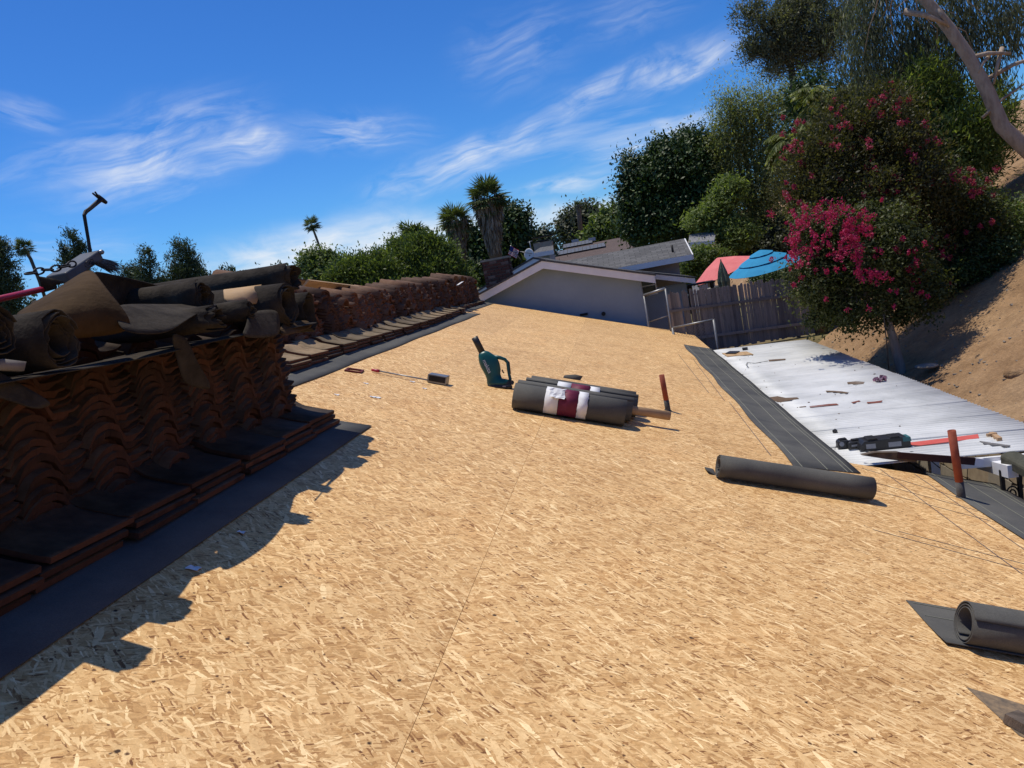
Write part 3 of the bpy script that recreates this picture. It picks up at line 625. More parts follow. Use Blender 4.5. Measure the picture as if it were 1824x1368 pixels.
# ------------------------------------------------------------------ leaf blower
def blower():
    base = onroof(893, 690); t = thing('leaf_blower', 'green and black cordless leaf blower standing upright on the sheathing', 'leaf blower', base)
    U = Vector(RM[:, 0]); V = -Vector(RM[:, 1]); D = Vector(RM[:, 2])
    k = 1/4.56/FPX*7.25
    def P(x, y, d=0): return U*((x-295)*k)+V*((458-y)*k)+D*d
    def loft(secs, mat, name, seg=20):      # secs: (xl,xr,y, half depth)
        vs = []; fs = []
        for (xl, yl, xr, yr, hd) in secs:
            a, b = P(xl, yl), P(xr, yr); c = (a+b)/2; h = (b-a)/2
            for q in range(seg):
                g_ = 2*math.pi*q/seg; e = 2.6
                cx_ = math.copysign(abs(math.cos(g_))**(2/e), math.cos(g_)); sx = math.copysign(abs(math.sin(g_))**(2/e), math.sin(g_))
                vs.append(c+h*cx_+D*hd*sx)
        n = len(secs)
        for i in range(n-1):
            for q in range(seg): fs.append((i*seg+q, i*seg+(q+1) % seg, (i+1)*seg+(q+1) % seg, (i+1)*seg+q))
        fs += [tuple(range(seg))[::-1], tuple((n-1)*seg+q for q in range(seg))]
        mb = MB(); mb.add(vs, fs, 0, True); o = mb.build(name, mat, t); fix_normals(o)
        for pl in o.data.polygons[-2:]: pl.use_smooth = False
        return o
    loft([(58, 72, 104, 46, .030), (75, 105, 122, 82, .031), (118, 190, 165, 165, .035)], BLACK, 'nozzle')
    loft([(115, 192, 168, 165, .036), (112, 214, 195, 172, .046), (113, 232, 232, 196, .054), (118, 262, 262, 222, .058), (132, 300, 280, 262, .058), (150, 330, 290, 312, .056), (166, 360, 288, 352, .053), (176, 385, 300, 385, .052), (180, 402, 352, 396, .054), (180, 424, 362, 424, .058), (186, 440, 350, 446, .058)], TEAL, 'body')
    mb = MB(); mb.tube([P(225, 212), P(285, 222), P(325, 236), P(345, 262), P(350, 310), P(356, 350), P(366, 392), P(356, 425)], [.019, .017, .016, .0145, .0135, .0135, .015, .016], 12); mb.build('handle', TEAL, t)
    mb = MB(); mb.tube([P(328, 236, -.0), P(352, 262), P(357, 312), P(364, 352)], [.010, .013, .0125, .010], 10); mb.build('handle_grip', BLACK, t)
    mb = MB(); mb.tube([P(300, 318, -.004), P(316, 346, -.004)], .006, 8); mb.build('trigger', BLACK, t)
    loft([(184, 434, 380, 440, .060), (186, 452, 384, 458, .062), (192, 462, 380, 470, .060)], BLACK, 'foot')
    for (a, b, c) in ((330, 442, .030), (356, 430, .026), (378, 420, .026)):
        mb = MB(); mb.tube([P(a, b, -c*1.6), P(a, b, c*1.6)], [.022, .022], 12); mb.build('battery', BLACK, t)
    cu = bpy.data.curves.new('lettering', 'FONT'); cu.body = 'makita'; cu.size = .050; cu.extrude = .0008; cu.space_character = 1.0
    o = bpy.data.objects.new('lettering', cu); COL.objects.link(o)
    xd = (P(205, 350)-P(158, 250)).normalized(); zd = -D; yd = zd.cross(xd).normalized()
    m = Matrix.Identity(4)
    org = P(146, 246, -.060)
    for i in range(3): m[i][0] = xd[i]; m[i][1] = yd[i]; m[i][2] = zd[i]; m[i][3] = org[i]
    bpy.context.view_layer.update()
    dg = bpy.context.evaluated_depsgraph_get(); me = bpy.data.meshes.new_from_object(o.evaluated_get(dg)); bpy.data.objects.remove(o)
    me.materials.clear(); me.materials.append(PAPER); lo = bpy.data.objects.new('lettering', me); link(lo, t); lo.matrix_local = m
    mb = MB(); c = P(318, 450, -.064); mb.box(c, (.03, .012, .002), Matrix((U, V, -D)).transposed()); mb.build('battery_label', GREY_LABEL, t)
blower()

# ------------------------------------------------------------------ magnetic sweeper and small frame
def deckmat(ang):
    ca, sa = math.cos(ang), math.sin(ang); x = S3*ca+Y3*sa; z = N3; y = z.cross(x)
    return Matrix((x, y, z)).transposed()
c0 = onroof(779, 684); t = thing('magnetic_sweeper', 'metal box sweeper with long rod and red grip lying on the deck', 'sweeper', c0)
dm = deckmat(math.radians(-4))
mb = MB(); mb.box(N3*.042+Y3*.03, (.17, .10, .078), dm); o = mb.build('box', STEEL, t); bevel(o, .004)
mb = MB(); mb.box(N3*.042+Y3*.03-dm @ Vector((.087, 0, 0)), (.006, .09, .066), dm); mb.box(N3*.042+Y3*.03-dm @ Vector((0, .052, -.004)), (.15, .004, .05), dm); mb.build('side_plate', IRON, t)
mb = MB(); a = onroof(762, 677, .04)-c0; b = onroof(676, 661, .022)-c0; mb.tube([a, b], .0065, 10); mb.build('rod', STEEL, t)
mb = MB(); e = onroof(662, 659, .02)-c0; mb.tube([b, b.lerp(e, .3), e], [.012, .015, .011], 10); mb.build('grip', REDP, t)
c0 = onroof(631, 661.5); t = thing('metal_frame', 'small flat red brown frame lying on the deck by the felt strip', 'frame', c0)
dm = deckmat(.12)
for (cx_, cy_, w_, l_) in ((0, .06, .15, .022), (0, -.06, .15, .022), (-.066, 0, .018, .10), (.066, 0, .018, .10)):
    mb = MB(); mb.box(dm @ Vector((cx_, cy_, .008)), (w_, l_, .014), dm); mb.build('bar', mat_n('frame_red', (.10, .016, .014), (.16, .03, .025), 10, .6, .1) if cx_ == 0 and cy_ > 0 else bpy.data.materials['frame_red'], t)
# paper scraps on the deck
for k, (px, py, s) in enumerate(((652, 683, .05), (672, 708, .07), (664, 707, .06), (735, 680, .06), (345, 1012, .06), (430, 948, .04), (756, 692, .05), (600, 703, .05))):
    lab = ['white paper scrap nearest the red brown frame', 'larger white paper scrap below the sweeper rod', 'small paper scrap touching the larger one below the rod', 'flat pale paper scrap under the middle of the sweeper rod',
           'torn white strip lying in the shadow by the near felt strip', 'tiny white crumb of paper on the sunlit foreground deck', 'small pale paper chip just below the metal box', 'pale paper flake left of the other deck scraps'][k]
    o = crumple('paper_scrap', onroof(px, py, .004), s*.75, s*.5, 3, .003, PAPER, seed=k); tag(o, lab, 'paper scrap', 'paper scraps on the deck')

# ------------------------------------------------------------------ roof tiles
TW, TL, TT = .375, .43, .0155
def profile(n=12, amp=1.0, low=False):
    pr = []
    if low:                                   # shallow roll at the back, long flat pan, rounded lip
        for u, z in ((0, .0), (.05, .018), (.12, .028), (.20, .031), (.28, .028), (.35, .018), (.41, .008), (.48, .004), (.70, .002), (.88, .002), (.96, .006), (1, .004)): pr.append((u*TW, z))
        return pr
    for i in range(n+1):
        u = i/n
        if u <= .585:
            a = u/.585; z = .078*amp*math.sqrt(max(0, 1-(2*a-1)**2))
        else:
            a = (u-.585)/.415; z = -.006*math.sin(math.pi*a)+.012*max(0, (a-.8)/.2)
        pr.append((u*TW, z))
    return pr
def tile_mesh(name, along, mats, n=12, chip=0.0, seed=0, amp=1.0, thick=.0155, low=False):
    """along='x': length down +x, width along +y.  along='y': length along +y, barrel at -x side, lip at +x"""
    pr = profile(n, amp, low); rr = random.Random(seed); vs = []; mb = MB()
    for (e, t0) in ((0, 0), (1, 1)):
        for k, (w, z) in enumerate(pr):
            l = e*TL+(rr.random()-.5)*chip
            for top in (0, 1):
                uu = w/TW; tk = thick if low or .05 < uu < .83 else .010
                zz = z+TT-(0 if top else tk)
                vs.append((l, w, zz) if along == 'x' else (w, l, zz))
    m = len(pr); fT = []; fB = []; fE = []
    I = lambda e, k, t: e*2*m+2*k+t
    for k in range(m-1):
        fT.append((I(0, k, 1), I(1, k, 1), I(1, k+1, 1), I(0, k+1, 1)))
        fB.append((I(0, k, 0), I(0, k+1, 0), I(1, k+1, 0), I(1, k, 0)))
        for e in (0, 1): fE.append((I(e, k, 0), I(e, k, 1), I(e, k+1, 1), I(e, k+1, 0)))
    fE += [(I(0, 0, 0), I(1, 0, 0), I(1, 0, 1), I(0, 0, 1)), (I(0, m-1, 0), I(0, m-1, 1), I(1, m-1, 1), I(1, m-1, 0))]
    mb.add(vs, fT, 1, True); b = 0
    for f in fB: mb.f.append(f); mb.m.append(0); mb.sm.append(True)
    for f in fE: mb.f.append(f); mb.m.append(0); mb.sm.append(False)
    me = mb.mesh(name, mats)
    bm = bmesh.new(); bm.from_mesh(me); bmesh.ops.recalc_face_normals(bm, faces=bm.faces); bm.to_mesh(me); bm.free(); return me, mb
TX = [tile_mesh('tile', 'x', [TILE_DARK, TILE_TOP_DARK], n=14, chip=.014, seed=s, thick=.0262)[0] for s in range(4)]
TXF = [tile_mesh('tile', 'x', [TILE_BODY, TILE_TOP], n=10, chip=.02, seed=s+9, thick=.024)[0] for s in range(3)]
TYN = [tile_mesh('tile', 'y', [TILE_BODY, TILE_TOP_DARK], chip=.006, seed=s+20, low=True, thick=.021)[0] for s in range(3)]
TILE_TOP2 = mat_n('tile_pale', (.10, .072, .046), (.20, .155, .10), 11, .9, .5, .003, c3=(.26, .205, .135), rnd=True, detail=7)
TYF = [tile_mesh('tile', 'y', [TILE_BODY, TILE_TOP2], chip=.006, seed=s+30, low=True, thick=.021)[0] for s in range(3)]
rt = random.Random(21)
ORD = ['first', 'second', 'third', 'fourth', 'fifth', 'sixth', 'seventh', 'eighth', 'ninth', 'tenth', 'eleventh', 'twelfth', 'thirteenth', 'fourteenth', 'fifteenth', 'sixteenth', 'seventeenth', 'eighteenth', 'nineteenth', 'twentieth',
       'twenty first', 'twenty second', 'twenty third', 'twenty fourth', 'twenty fifth', 'twenty sixth', 'twenty seventh', 'twenty eighth', 'twenty ninth', 'thirtieth']
ROTX = Matrix.Rotation(TH, 4, 'Y')          # tilt so that +x runs down slope
def tile_stack(xf, y0, layers, meshes, pitch, label, group, jx=.02, jy=.010, individual=True, twist=0.0, z0=.012, lean=0.0, back=.0):
    base = RP(xf-TL*CT, y0); t = thing('tile_stack', label, 'tile stack', base, group)
    acc = []; z0 += rt.random()*.02; pitch *= 1+rt.gauss(0, .02)
    for k in range(layers):
        a = rt.gauss(0, .009)+twist*k
        flipx = 0.0
        m = Matrix.Translation((rt.gauss(0, jx)-back*k+(.045 if back and rt.random() < .12 else 0), rt.gauss(0, jy)+lean*k, z0+pitch*k+rt.random()*.003)) @ Matrix.Rotation(a, 4, 'Z') @ ROTX @ Matrix.Rotation(rt.gauss(0, .006), 4, 'X')
        me = rt.choice(meshes)
        if individual:
            o = bpy.data.objects.new('tile', me); link(o, t); o.matrix_local = m
        else:
            acc.append((me, m))
    if not individual:
        bm = bmesh.new()
        for me, m in acc:
            n0 = len(bm.verts); bm.from_mesh(me); bm.verts.ensure_lookup_table(); bmesh.ops.transform(bm, matrix=m, verts=bm.verts[n0:])
        me = bpy.data.meshes.new('tiles'); bm.to_mesh(me); bm.free()
        for mm in meshes[0].materials: me.materials.append(mm)
        o = bpy.data.objects.new('tiles', me); link(o, t); o['kind'] = 'stuff'
    return t
# near pile: eight stacks, first at the right hand end
NEAR_X = -2.10
n_st = 9
for i in range(n_st):
    y0 = 4.62-(TW+.012)*(i+1)
    tile_stack(NEAR_X+rt.gauss(0, .012), y0, 20+(i % 3 == 1), TX, .0300, 'tall stack of shade darkened clay tiles, %s from the right end of the near pile' % ORD[i], 'tile stacks in the near pile', twist=rt.gauss(0, .0008), jx=.012, jy=.006)
# second rank behind, only its top shows under the old felt
for i in range(5):
    tile_stack(NEAR_X-.45, 4.55-.68*(i+1)+.3, 14, TX, .0312, 'rear clay tile stack, %s from the right behind the near pile' % ORD[i], 'tile stacks behind the near pile', individual=False)
# low course along the foot of the near pile
edges = [4.70, 4.27, 3.83, 3.39, 2.95, 2.51, 2.07, 1.63, 1.19]
def base_stack(xr, y1, meshes, label, group, n=3, pitch=.033, jy=.02):
    base = RP(xr-TW*CT, y1-TL); t = thing('tile_stack', label, 'tile stack', base, group)
    for k in range(n):
        m = Matrix.Translation((rt.gauss(0, .012), rt.gauss(0, jy), .022+pitch*k)) @ Matrix.Rotation(rt.gauss(0, .012), 4, 'Z') @ ROTX @ Matrix.Rotation(rt.gauss(.0, .006)-.022, 4, 'X')
        o = bpy.data.objects.new('tile', rt.choice(meshes)); link(o, t); o.matrix_local = m
for i, y1 in enumerate(edges):
    base_stack(-1.865+rt.gauss(0, .008), y1, TYN, 'low stack of three tiles at the near pile foot, %s from the right' % ORD[i], 'low tile stacks along the near pile foot')
yy = 13.95; i = 0
while yy > 6.3:
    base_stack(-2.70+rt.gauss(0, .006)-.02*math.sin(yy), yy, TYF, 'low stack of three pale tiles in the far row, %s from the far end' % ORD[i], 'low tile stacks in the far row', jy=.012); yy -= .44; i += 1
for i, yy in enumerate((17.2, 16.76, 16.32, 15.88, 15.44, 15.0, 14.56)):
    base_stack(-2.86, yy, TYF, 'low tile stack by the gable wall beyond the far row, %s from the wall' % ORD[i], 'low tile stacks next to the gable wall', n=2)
# far pile
FAR_X = -3.0
fy = 6.75; i = 0; far = []
while fy < 16.9:
    d = fy-6.75
    if d < .7: ly = 20
    elif d < 1.2: ly = 16
    elif d < 4.6: ly = 13+rt.choice([0, 1])
    elif d < 8: ly = 15+rt.choice([0, 1, 2])
    else: ly = 17-int((d-8)*.9)
    far.append((fy, ly)); fy += TW+.012
for i, (fy, ly) in enumerate(far):
    tile_stack(FAR_X+rt.gauss(0, .02)-(.06 if i < 3 else 0), fy, ly, TXF, .0325, 'clay tile stack in the far pile, %s from the near end' % ORD[i], 'tile stacks in the far pile', jx=.013, jy=.014, individual=(i < 2), twist=rt.gauss(0, .003), back=.0035, lean=rt.gauss(0, .001))
# tiles and ridge caps lying on the top of the far pile
capm = MB(); vs = []
for e in (0, 1):
    for k in range(9):
        a = math.pi*k/8
        for r_ in (.085, .10): vs.append((-math.cos(a)*r_*(1-.08*e), e*.38, math.sin(a)*r_))
I = lambda e, k, t: e*18+2*k+t
fs = []
for k in range(8):
    fs += [(I(0, k, 1), I(0, k+1, 1), I(1, k+1, 1), I(1, k, 1)), (I(0, k, 0), I(1, k, 0), I(1, k+1, 0), I(0, k+1, 0))]
    for e in (0, 1): fs.append((I(e, k, 0), I(e, k+1, 0), I(e, k+1, 1), I(e, k, 1)))
fs += [(0, 1, 19, 18), (16, 34, 35, 17)]
capm.add(vs, fs, 0, True); capme = capm.mesh('ridge_cap', TILE_TOP)
caps = [(813, 497, 14.6, 1.2), (825, 497, 15.0, 1.3), (795, 503, 14.4, .4), (775, 508, 13.7, .3), (757, 514, 13.1, .3)]
for k, (px, py, Y, a) in enumerate(caps):
    p = aty(px, py+3, Y); o = bpy.data.objects.new('ridge_cap', capme); link(o); o.location = p; o.rotation_euler = (0, -.1, a)
    tag(o, ['arched ridge tile with open end atop the far pile', 'second arched ridge tile just right of the open one', 'pale ridge tile sloping down left of the arched pair', 'middle pale ridge tile in the sloping row atop the far pile', 'leftmost pale ridge tile where the tan plank ends'][k], 'ridge tile', 'ridge tiles on the far pile')
mb = MB(); p = aty(819, 505, 14.5); mb.box(p, (.006, .16, .13), Matrix.Rotation(.5, 3, 'Z') @ Matrix.Rotation(1.2, 3, 'Y')); o = mb.build('flashing_piece', WHITE_PAINT); tag(o, 'small pale square of sheet metal propped on the far pile', 'sheet metal')
a, b = atx(533, 503, -3.55), atx(735, 528, -3.55); mb = MB(); d = (b-a)
n_ = 8
a, b = atx(533, 500, -3.5), atx(735, 524, -3.5)
plank = thing('plank', 'long tan plank lying across the back of the far tile pile', 'plank', a)
d = (b-a); dn_ = d.normalized(); up = Vector((0, 0, 1)); sd = dn_.cross(up).normalized()
mb = MB(); vs = [s_*sd*.10+u_*up*h_+q for q in (Vector(), d) for s_, u_, h_ in ((1, 1, .0), (1.2, 1, -.016), (-.1, -1, .12), (-.3, -1, .105))]
mb.add(vs, [(0, 1, 2, 3), (7, 6, 5, 4), (0, 4, 5, 1), (1, 5, 6, 2), (2, 6, 7, 3), (3, 7, 4, 0)]); fix_normals(mb.build('board', WOOD_TAN, plank))
mb = MB(); vs = [s_*sd*.11+up*h_+q for q in (Vector(), d) for s_, h_ in ((-1.6, .022), (.0, .022), (.0, .006), (-1.6, .006))]
mb.add(vs, [(0, 1, 2, 3), (7, 6, 5, 4), (0, 4, 5, 1), (1, 5, 6, 2), (2, 6, 7, 3), (3, 7, 4, 0)]); fix_normals(mb.build('edge_trim', TILE_TOP, plank))

# ------------------------------------------------------------------ old felt rolls and sheets on the near pile
OLD = 'old felt torn off and heaped on the near tile pile'
def old_roll(px, py, X, rpx, length, label, dirv=(-1, .0, .05), turns=3.2, r0=.35, oval=1.0, ragged=.04, seed=1, mat=FELT_OLD, start=0.0):
    A = atx(px, py, X+.06); dist = (A-Vector(CAM)).length; r = rpx*dist/FPX; B = A+Vector(dirv).normalized()*length
    mb = spiral_mb(A, B, r, r*r0, turns, seg=26, rings=10, ragged=ragged, oval=oval, seed=seed, wob=r*.05, start=start, up=Vector((0, 0, 1))); o = mb.build('old_felt_roll', mat); solid(o, .004, 0)
    tag(o, label, 'felt roll', OLD); return o
old_roll(-8, 592, -1.78, 40, .9, 'old felt roll cut by the left edge of the picture', dirv=(-1, .1, .02), seed=1)
old_roll(108, 606, -1.80, 44, 1.0, 'large old felt roll with its open end at the left of the pile', dirv=(-1, -.12, .04), turns=4.2, r0=.5, oval=1.06, seed=2)
old_roll(366, 530, -1.92, 30, .9, 'old felt roll seen end on below the long upper roll', dirv=(-1, .05, .06), turns=4, r0=.3, seed=3)
old_roll(522, 492, -1.86, 24, 1.1, 'topmost long old felt roll, its torn end against the sky', dirv=(-1, .02, .03), turns=3, r0=.4, seed=4, ragged=.07)
old_roll(514, 542, -1.82, 36, .9, 'old felt roll under the topmost one with a wide dark mouth', dirv=(-1, .02, .05), turns=3, r0=.62, seed=5, oval=1.05)
old_roll(552, 554, -1.90, 27, .8, 'drooping old felt roll at the far end of the near pile', dirv=(-1, .04, .06), turns=2.6, r0=.6, oval=1.3, seed=6)
old_roll(384, 568, -1.76, 26, .95, 'flattened old felt roll with its sunlit top and ragged end', dirv=(-1, -.02, .04), turns=4, r0=.25, oval=.85, ragged=.09, seed=7)
old_roll(447, 553, -1.80, 18, .8, 'small tight old felt roll beside the hanging grey flap', dirv=(-1, .02, .05), turns=4, r0=.25, seed=8)
def psheet(rows, mat, label, th=.004, cat='felt sheet', sub=True):
    return sheet('felt_sheet', [[atx(px, py, X+.06) for (px, py, X) in row] for row in rows], mat, label, cat, th, group=OLD, sub=sub)
psheet([[(22, 562, -2.1), (60, 540, -2.1), (110, 510, -2.1), (150, 482, -2.08), (168, 481, -2.05)],
        [(40, 566, -1.98), (75, 548, -1.96), (120, 522, -1.94), (160, 500, -1.92), (182, 508, -1.9)],
        [(60, 585, -1.95), (100, 570, -1.9), (150, 555, -1.86), (200, 556, -1.83), (240, 573, -1.8)],
        [(90, 606, -1.95), (130, 603, -1.92), (165, 600, -1.9), (200, 596, -1.87), (225, 590, -1.84)]], FELT_BROWN, 'large brown felt sheet draped in a curl above the left rolls')
psheet([[(158, 479, -2.15), (200, 489, -2.2), (250, 500, -2.25), (290, 511, -2.25), (325, 522, -2.2)],
        [(172, 505, -2.2), (210, 512, -2.25), (255, 518, -2.3), (290, 522, -2.3), (322, 532, -2.25)],
        [(185, 545, -2.25), (220, 548, -2.3), (255, 548, -2.3), (290, 546, -2.3), (325, 545, -2.25)]], FELT_OLD, 'black inner face of the curled felt over the middle of the pile')
psheet([[(200, 542, -1.95), (260, 542, -2.0), (320, 543, -2.0), (400, 540, -2.0)],
        [(205, 560, -1.86), (260, 560, -1.84), (320, 558, -1.82), (370, 550, -1.84)],
        [(215, 590, -1.80), (250, 595, -1.78), (300, 596, -1.76), (335, 566, -1.78)]], FELT_OLD, 'grey felt sheet with a sunlit top across the pile middle')
psheet([[(303, 592, -1.86), (318, 596, -1.85), (334, 602, -1.85)], [(312, 630, -1.88), (332, 632, -1.86), (350, 645, -1.85)], [(322, 668, -1.9), (350, 672, -1.88), (368, 670, -1.88)], [(328, 684, -1.91), (355, 692, -1.9), (379, 696, -1.9)]], FELT_OLD, 'torn grey felt flap hanging down the front of the tiles')
psheet([[(-20, 655, -1.86), (0, 662, -1.85), (45, 690, -1.83), (98, 719, -1.82)], [(-20, 680, -1.86), (0, 690, -1.85), (35, 708, -1.83), (80, 726, -1.82)], [(-20, 705, -1.86), (0, 709, -1.85), (30, 718, -1.83), (62, 730, -1.82)]], FELT_OLD, 'flat grey felt piece hanging at the left edge of the pile')
psheet([[(440, 556, -1.82), (470, 552, -1.84), (497, 551, -1.84)], [(441, 580, -1.78), (470, 578, -1.8), (498, 577, -1.8)], [(425, 602, -1.76), (465, 602, -1.78), (500, 600, -1.78)]], FELT_OLD, 'square grey felt flap hanging below the small roll')
psheet([[(498, 576, -1.85), (525, 572, -1.88), (552, 570, -1.9)], [(500, 592, -1.8), (525, 588, -1.82), (556, 582, -1.85)], [(502, 600, -1.8), (525, 594, -1.82), (552, 584, -1.85)]], FELT_BROWN, 'brown felt sheet under the rolls at the far end of the near pile')
psheet([[(68, 492, -2.3), (92, 496, -2.3), (116, 503, -2.3)], [(72, 500, -2.3), (95, 503, -2.3), (105, 506, -2.3)], [(74, 511, -2.3), (84, 512, -2.3), (90, 512, -2.3)]], FELT_OLD, 'small pointed felt scrap below the black chain', sub=False)
psheet([[(398, 517, -2.0), (430, 513, -2.0), (465, 508, -2.0)], [(400, 530, -1.95), (430, 527, -1.95), (462, 523, -1.95)], [(405, 541, -1.93), (430, 541, -1.93), (456, 541, -1.93)]], WOOD_TAN, 'tan sheet of board wedged between the old felt rolls', cat='board', th=.01, sub=False)
o = psheet([[(-30, 648, -1.84), (0, 640, -1.84), (42, 645, -1.84)], [(-30, 662, -1.84), (0, 660, -1.84), (38, 662, -1.84)]], WOOD_GREY, 'broken grey board end under the left old roll', cat='board', th=.02, sub=False)

gs = []  # sheet added so its overhang shades the tile fronts and the deck
for (dxx, dz_) in ((-.42, .015), (-.22, .02), (-.05, .01), (.06, .004), (.12, -.012)):
    gs.append([Vector((-1.90+dxx+.035*math.sin(3.3*yv+1)*(dxx > 0)+.02*math.sin(9*yv), yv, 1.300+dz_*.6+.006*math.sin(4.1*yv))) for yv in lin(.5, 4.5, 24)])
tag(sheet('felt_sheet', gs, FELT_OLD, th=.004), 'added wavy felt sheet shading the front edge of the near pile under the rolls', 'felt sheet', OLD)
# broom lying on the heap
XB = -2.3
def PB(px, py, dx=0): return atx(px, py, XB+dx)
def broom():
    o0 = PB(130, 478); t = thing('push_broom', 'grey push broom head with bent metal bracket on the felt heap', 'broom', o0)
    a, b = PB(103, 498), PB(164, 457); d = (b-a).normalized(); n = Vector((1, 0, 0)); w = d.cross(n).normalized()
    if w.z < 0: w = -w
    mm = Matrix((d, w, n)).transposed()
    mb = MB(); mb.box((a+b)/2-o0, ((b-a).length, .046, .10), mm); blk = mb.build('block', mat_n('grey_plastic', (.07, .075, .085), (.10, .105, .115), 20, .5, .05, .0005), t); bevel(blk, .008, 3)
    # oval with lettering on the face
    c = (a+b)/2-o0+d*.03+n*.0505
    ring = [c+d*(math.cos(q/24*6.2832)*.034)+w*(math.sin(q/24*6.2832)*.014) for q in range(25)]
    mb = MB(); mb.tube(ring, .0014, 6, cap=False); mb.build('emblem_ring', BLACK, t)
    cu = bpy.data.curves.new('emblem_text', 'FONT'); cu.body = 'DAS'; cu.size = .022; cu.extrude = .0008; cu.align_x = 'CENTER'; cu.align_y = 'CENTER'
    tmp = bpy.data.objects.new('emblem_text', cu); COL.objects.link(tmp); bpy.context.view_layer.update()
    me = bpy.data.meshes.new_from_object(tmp.evaluated_get(bpy.context.evaluated_depsgraph_get())); bpy.data.objects.remove(tmp)
    me.materials.clear(); me.materials.append(BLACK); lo = bpy.data.objects.new('emblem_text', me); link(lo, t)
    m = Matrix.Identity(4)
    for i in range(3): m[i][0] = d[i]; m[i][1] = w[i]; m[i][2] = n[i]; m[i][3] = c[i]
    lo.matrix_local = m
    rr = random.Random(4)
    for q in range(7):
        mb = MB()
        for s_ in range(18):
            st = PB(163+rr.random()*9, 456+q*1.2+rr.random()*8, -.12+.05*q*.6)-o0; en = PB(196+rr.random()*18, 464+q*3.0+rr.random()*8, -.14+.05*q*.6)-o0
            mb.tube([st, st.lerp(en, .5)+Vector((0, 0, .004*rr.random())), en], .0013, 4, cap=False)
        mb.build('bristle_row', BLACK, t)
    mb = MB(); pts = [PB(161, 452)-o0, PB(157, 425)-o0, PB(150, 383)-o0, PB(153, 377)-o0, PB(160, 372)-o0, PB(175, 359)-o0, PB(181, 355)-o0]
    mb.tube(pts, [.009, .008, .0085, .0095, .009, .0105, .011], 6, smooth=False, flat=1.0); mb.build('bracket_arm', IRON, t)
    mb = MB(); mb.tube([PB(189, 361)-o0, PB(182, 356)-o0, PB(174, 349)-o0], [.009, .012, .010], 6, smooth=False)
    mb.tube([PB(175, 350)-o0, PB(169, 341.5)-o0], .0045, 5); mb.tube([PB(173, 351)-o0, PB(165, 344)-o0], .0045, 5); mb.build('fork', IRON, t)
    mb = MB(); c = PB(162, 453)-o0; mb.tube([c-n*.01, c+n*.058, c+n*.064], [.011, .011, .006], 12); mb.build('bolt', STEEL, t)
broom()
ch = thing('chain', 'black chain stretched across the sky beside the broom', 'chain', PB(85, 480))
pts = [PB(47, 488, .1), PB(62, 485, .1), PB(77, 481, .1), PB(92, 480, .1), PB(107, 476, .1), PB(122, 472, .1), PB(134, 469, .1)]
for i in range(len(pts)-1):
    a, b = pts[i]-ch.location, pts[i+1]-ch.location; d = (b-a); L_ = d.length*.62; c = (a+b)/2; d.normalize(); n = Vector((1, 0, 0)) if i % 2 else Vector((.3, 0, 1)).normalized(); w = d.cross(n).normalized()
    ring = []
    for q in range(17):
        g_ = q/16*2*math.pi; ring.append(c+d*(L_*math.cos(g_))+w*(.012*math.sin(g_)*(1.0)))
    mb = MB(); mb.tube(ring, .0038, 6, cap=False); mb.build('link', IRON, ch)
hd = thing('hand_tool', 'crimson tool handle sticking out left from under the felt', 'tool', PB(30, 523))
a, b = PB(-60, 546)-hd.location, PB(80, 514)-hd.location
mb = MB(); mb.tube([a, b], .0125, 14); mb.build('shaft', REDP, hd)
mb = MB(); mb.tube([b-(b-a).normalized()*.02, b+(b-a).normalized()*.06], [.0145, .012], 12); mb.build('ferrule', IRON, hd)

# ------------------------------------------------------------------ white corrugated patio roof
cover = thing('patio_cover', 'white corrugated metal patio roof below the eave', 'patio roof', (0, 0, 0))
def cover_right(y): return 3.27+.0*y
YA, YB = 6.16, 14.45
ns = 13; sw = (YB-YA)/ns; pit = .0712
for i in range(ns):
    y0 = YA+sw*i; y1 = y0+sw+pit*.6; ny = int((y1-y0)/pit*7); vs = []; xs = [1.565, 1.9, 2.3, 2.75, 3.27+.01*random.random()]
    for j in range(ny+1):
        y = y0+(y1-y0)*j/ny; w = .0125*math.sin(2*math.pi*(y-YA)/pit)
        lift = .0035*(1 if j < 8 else 0)+.002*(i % 2)
        for x in xs: vs.append((x, y, cz(x)+w+lift+.003*math.sin(x*3+i)))
    nx = len(xs); mb = MB(); mb.add(vs, [(j*nx+k, j*nx+k+1, (j+1)*nx+k+1, (j+1)*nx+k) for j in range(ny) for k in range(nx-1)], 0, True)
    o = mb.build('roof_sheet', WHITE_METAL, cover); solid(o, .0012, -1)
for y in (6.55, 8.4, 10.3, 12.2, 14.2):
    mb = MB(); mb.prism([(1.6, y, cz(1.6)-.012), (3.2, y, cz(3.2)-.012), (3.2, y, cz(3.2)-.11), (1.6, y, cz(1.6)-.11)], (0, .045, 0)); mb.build('rafter', WHITE_PAINT, cover)
mb = MB(); mb.prism([(2.35, 6.13, cz(2.35)-.012), (3.35, 6.13, cz(3.35)-.012), (3.35, 6.13, cz(3.35)-.085), (2.35, 6.13, cz(2.35)-.085)], (0, .03, 0)); mb.build('front_fascia', WHITE_PAINT, cover)
mb = MB(); mb.prism([(3.1, 6.2, cz(3.1)-.11), (3.2, 6.2, cz(3.2)-.11), (3.2, 6.2, cz(3.2)-.22), (3.1, 6.2, cz(3.1)-.22)], (0, 8.2, 0)); mb.build('outer_beam', WHITE_PAINT, cover)
for y in (8.8, 11.5, 14.2):
    mb = MB(); mb.box((3.15, y, (cz(3.1)-.22-3.1)/2), (.09, .09, 3.1+cz(3.1)-.22)); mb.build('post', WHITE_PAINT, cover)
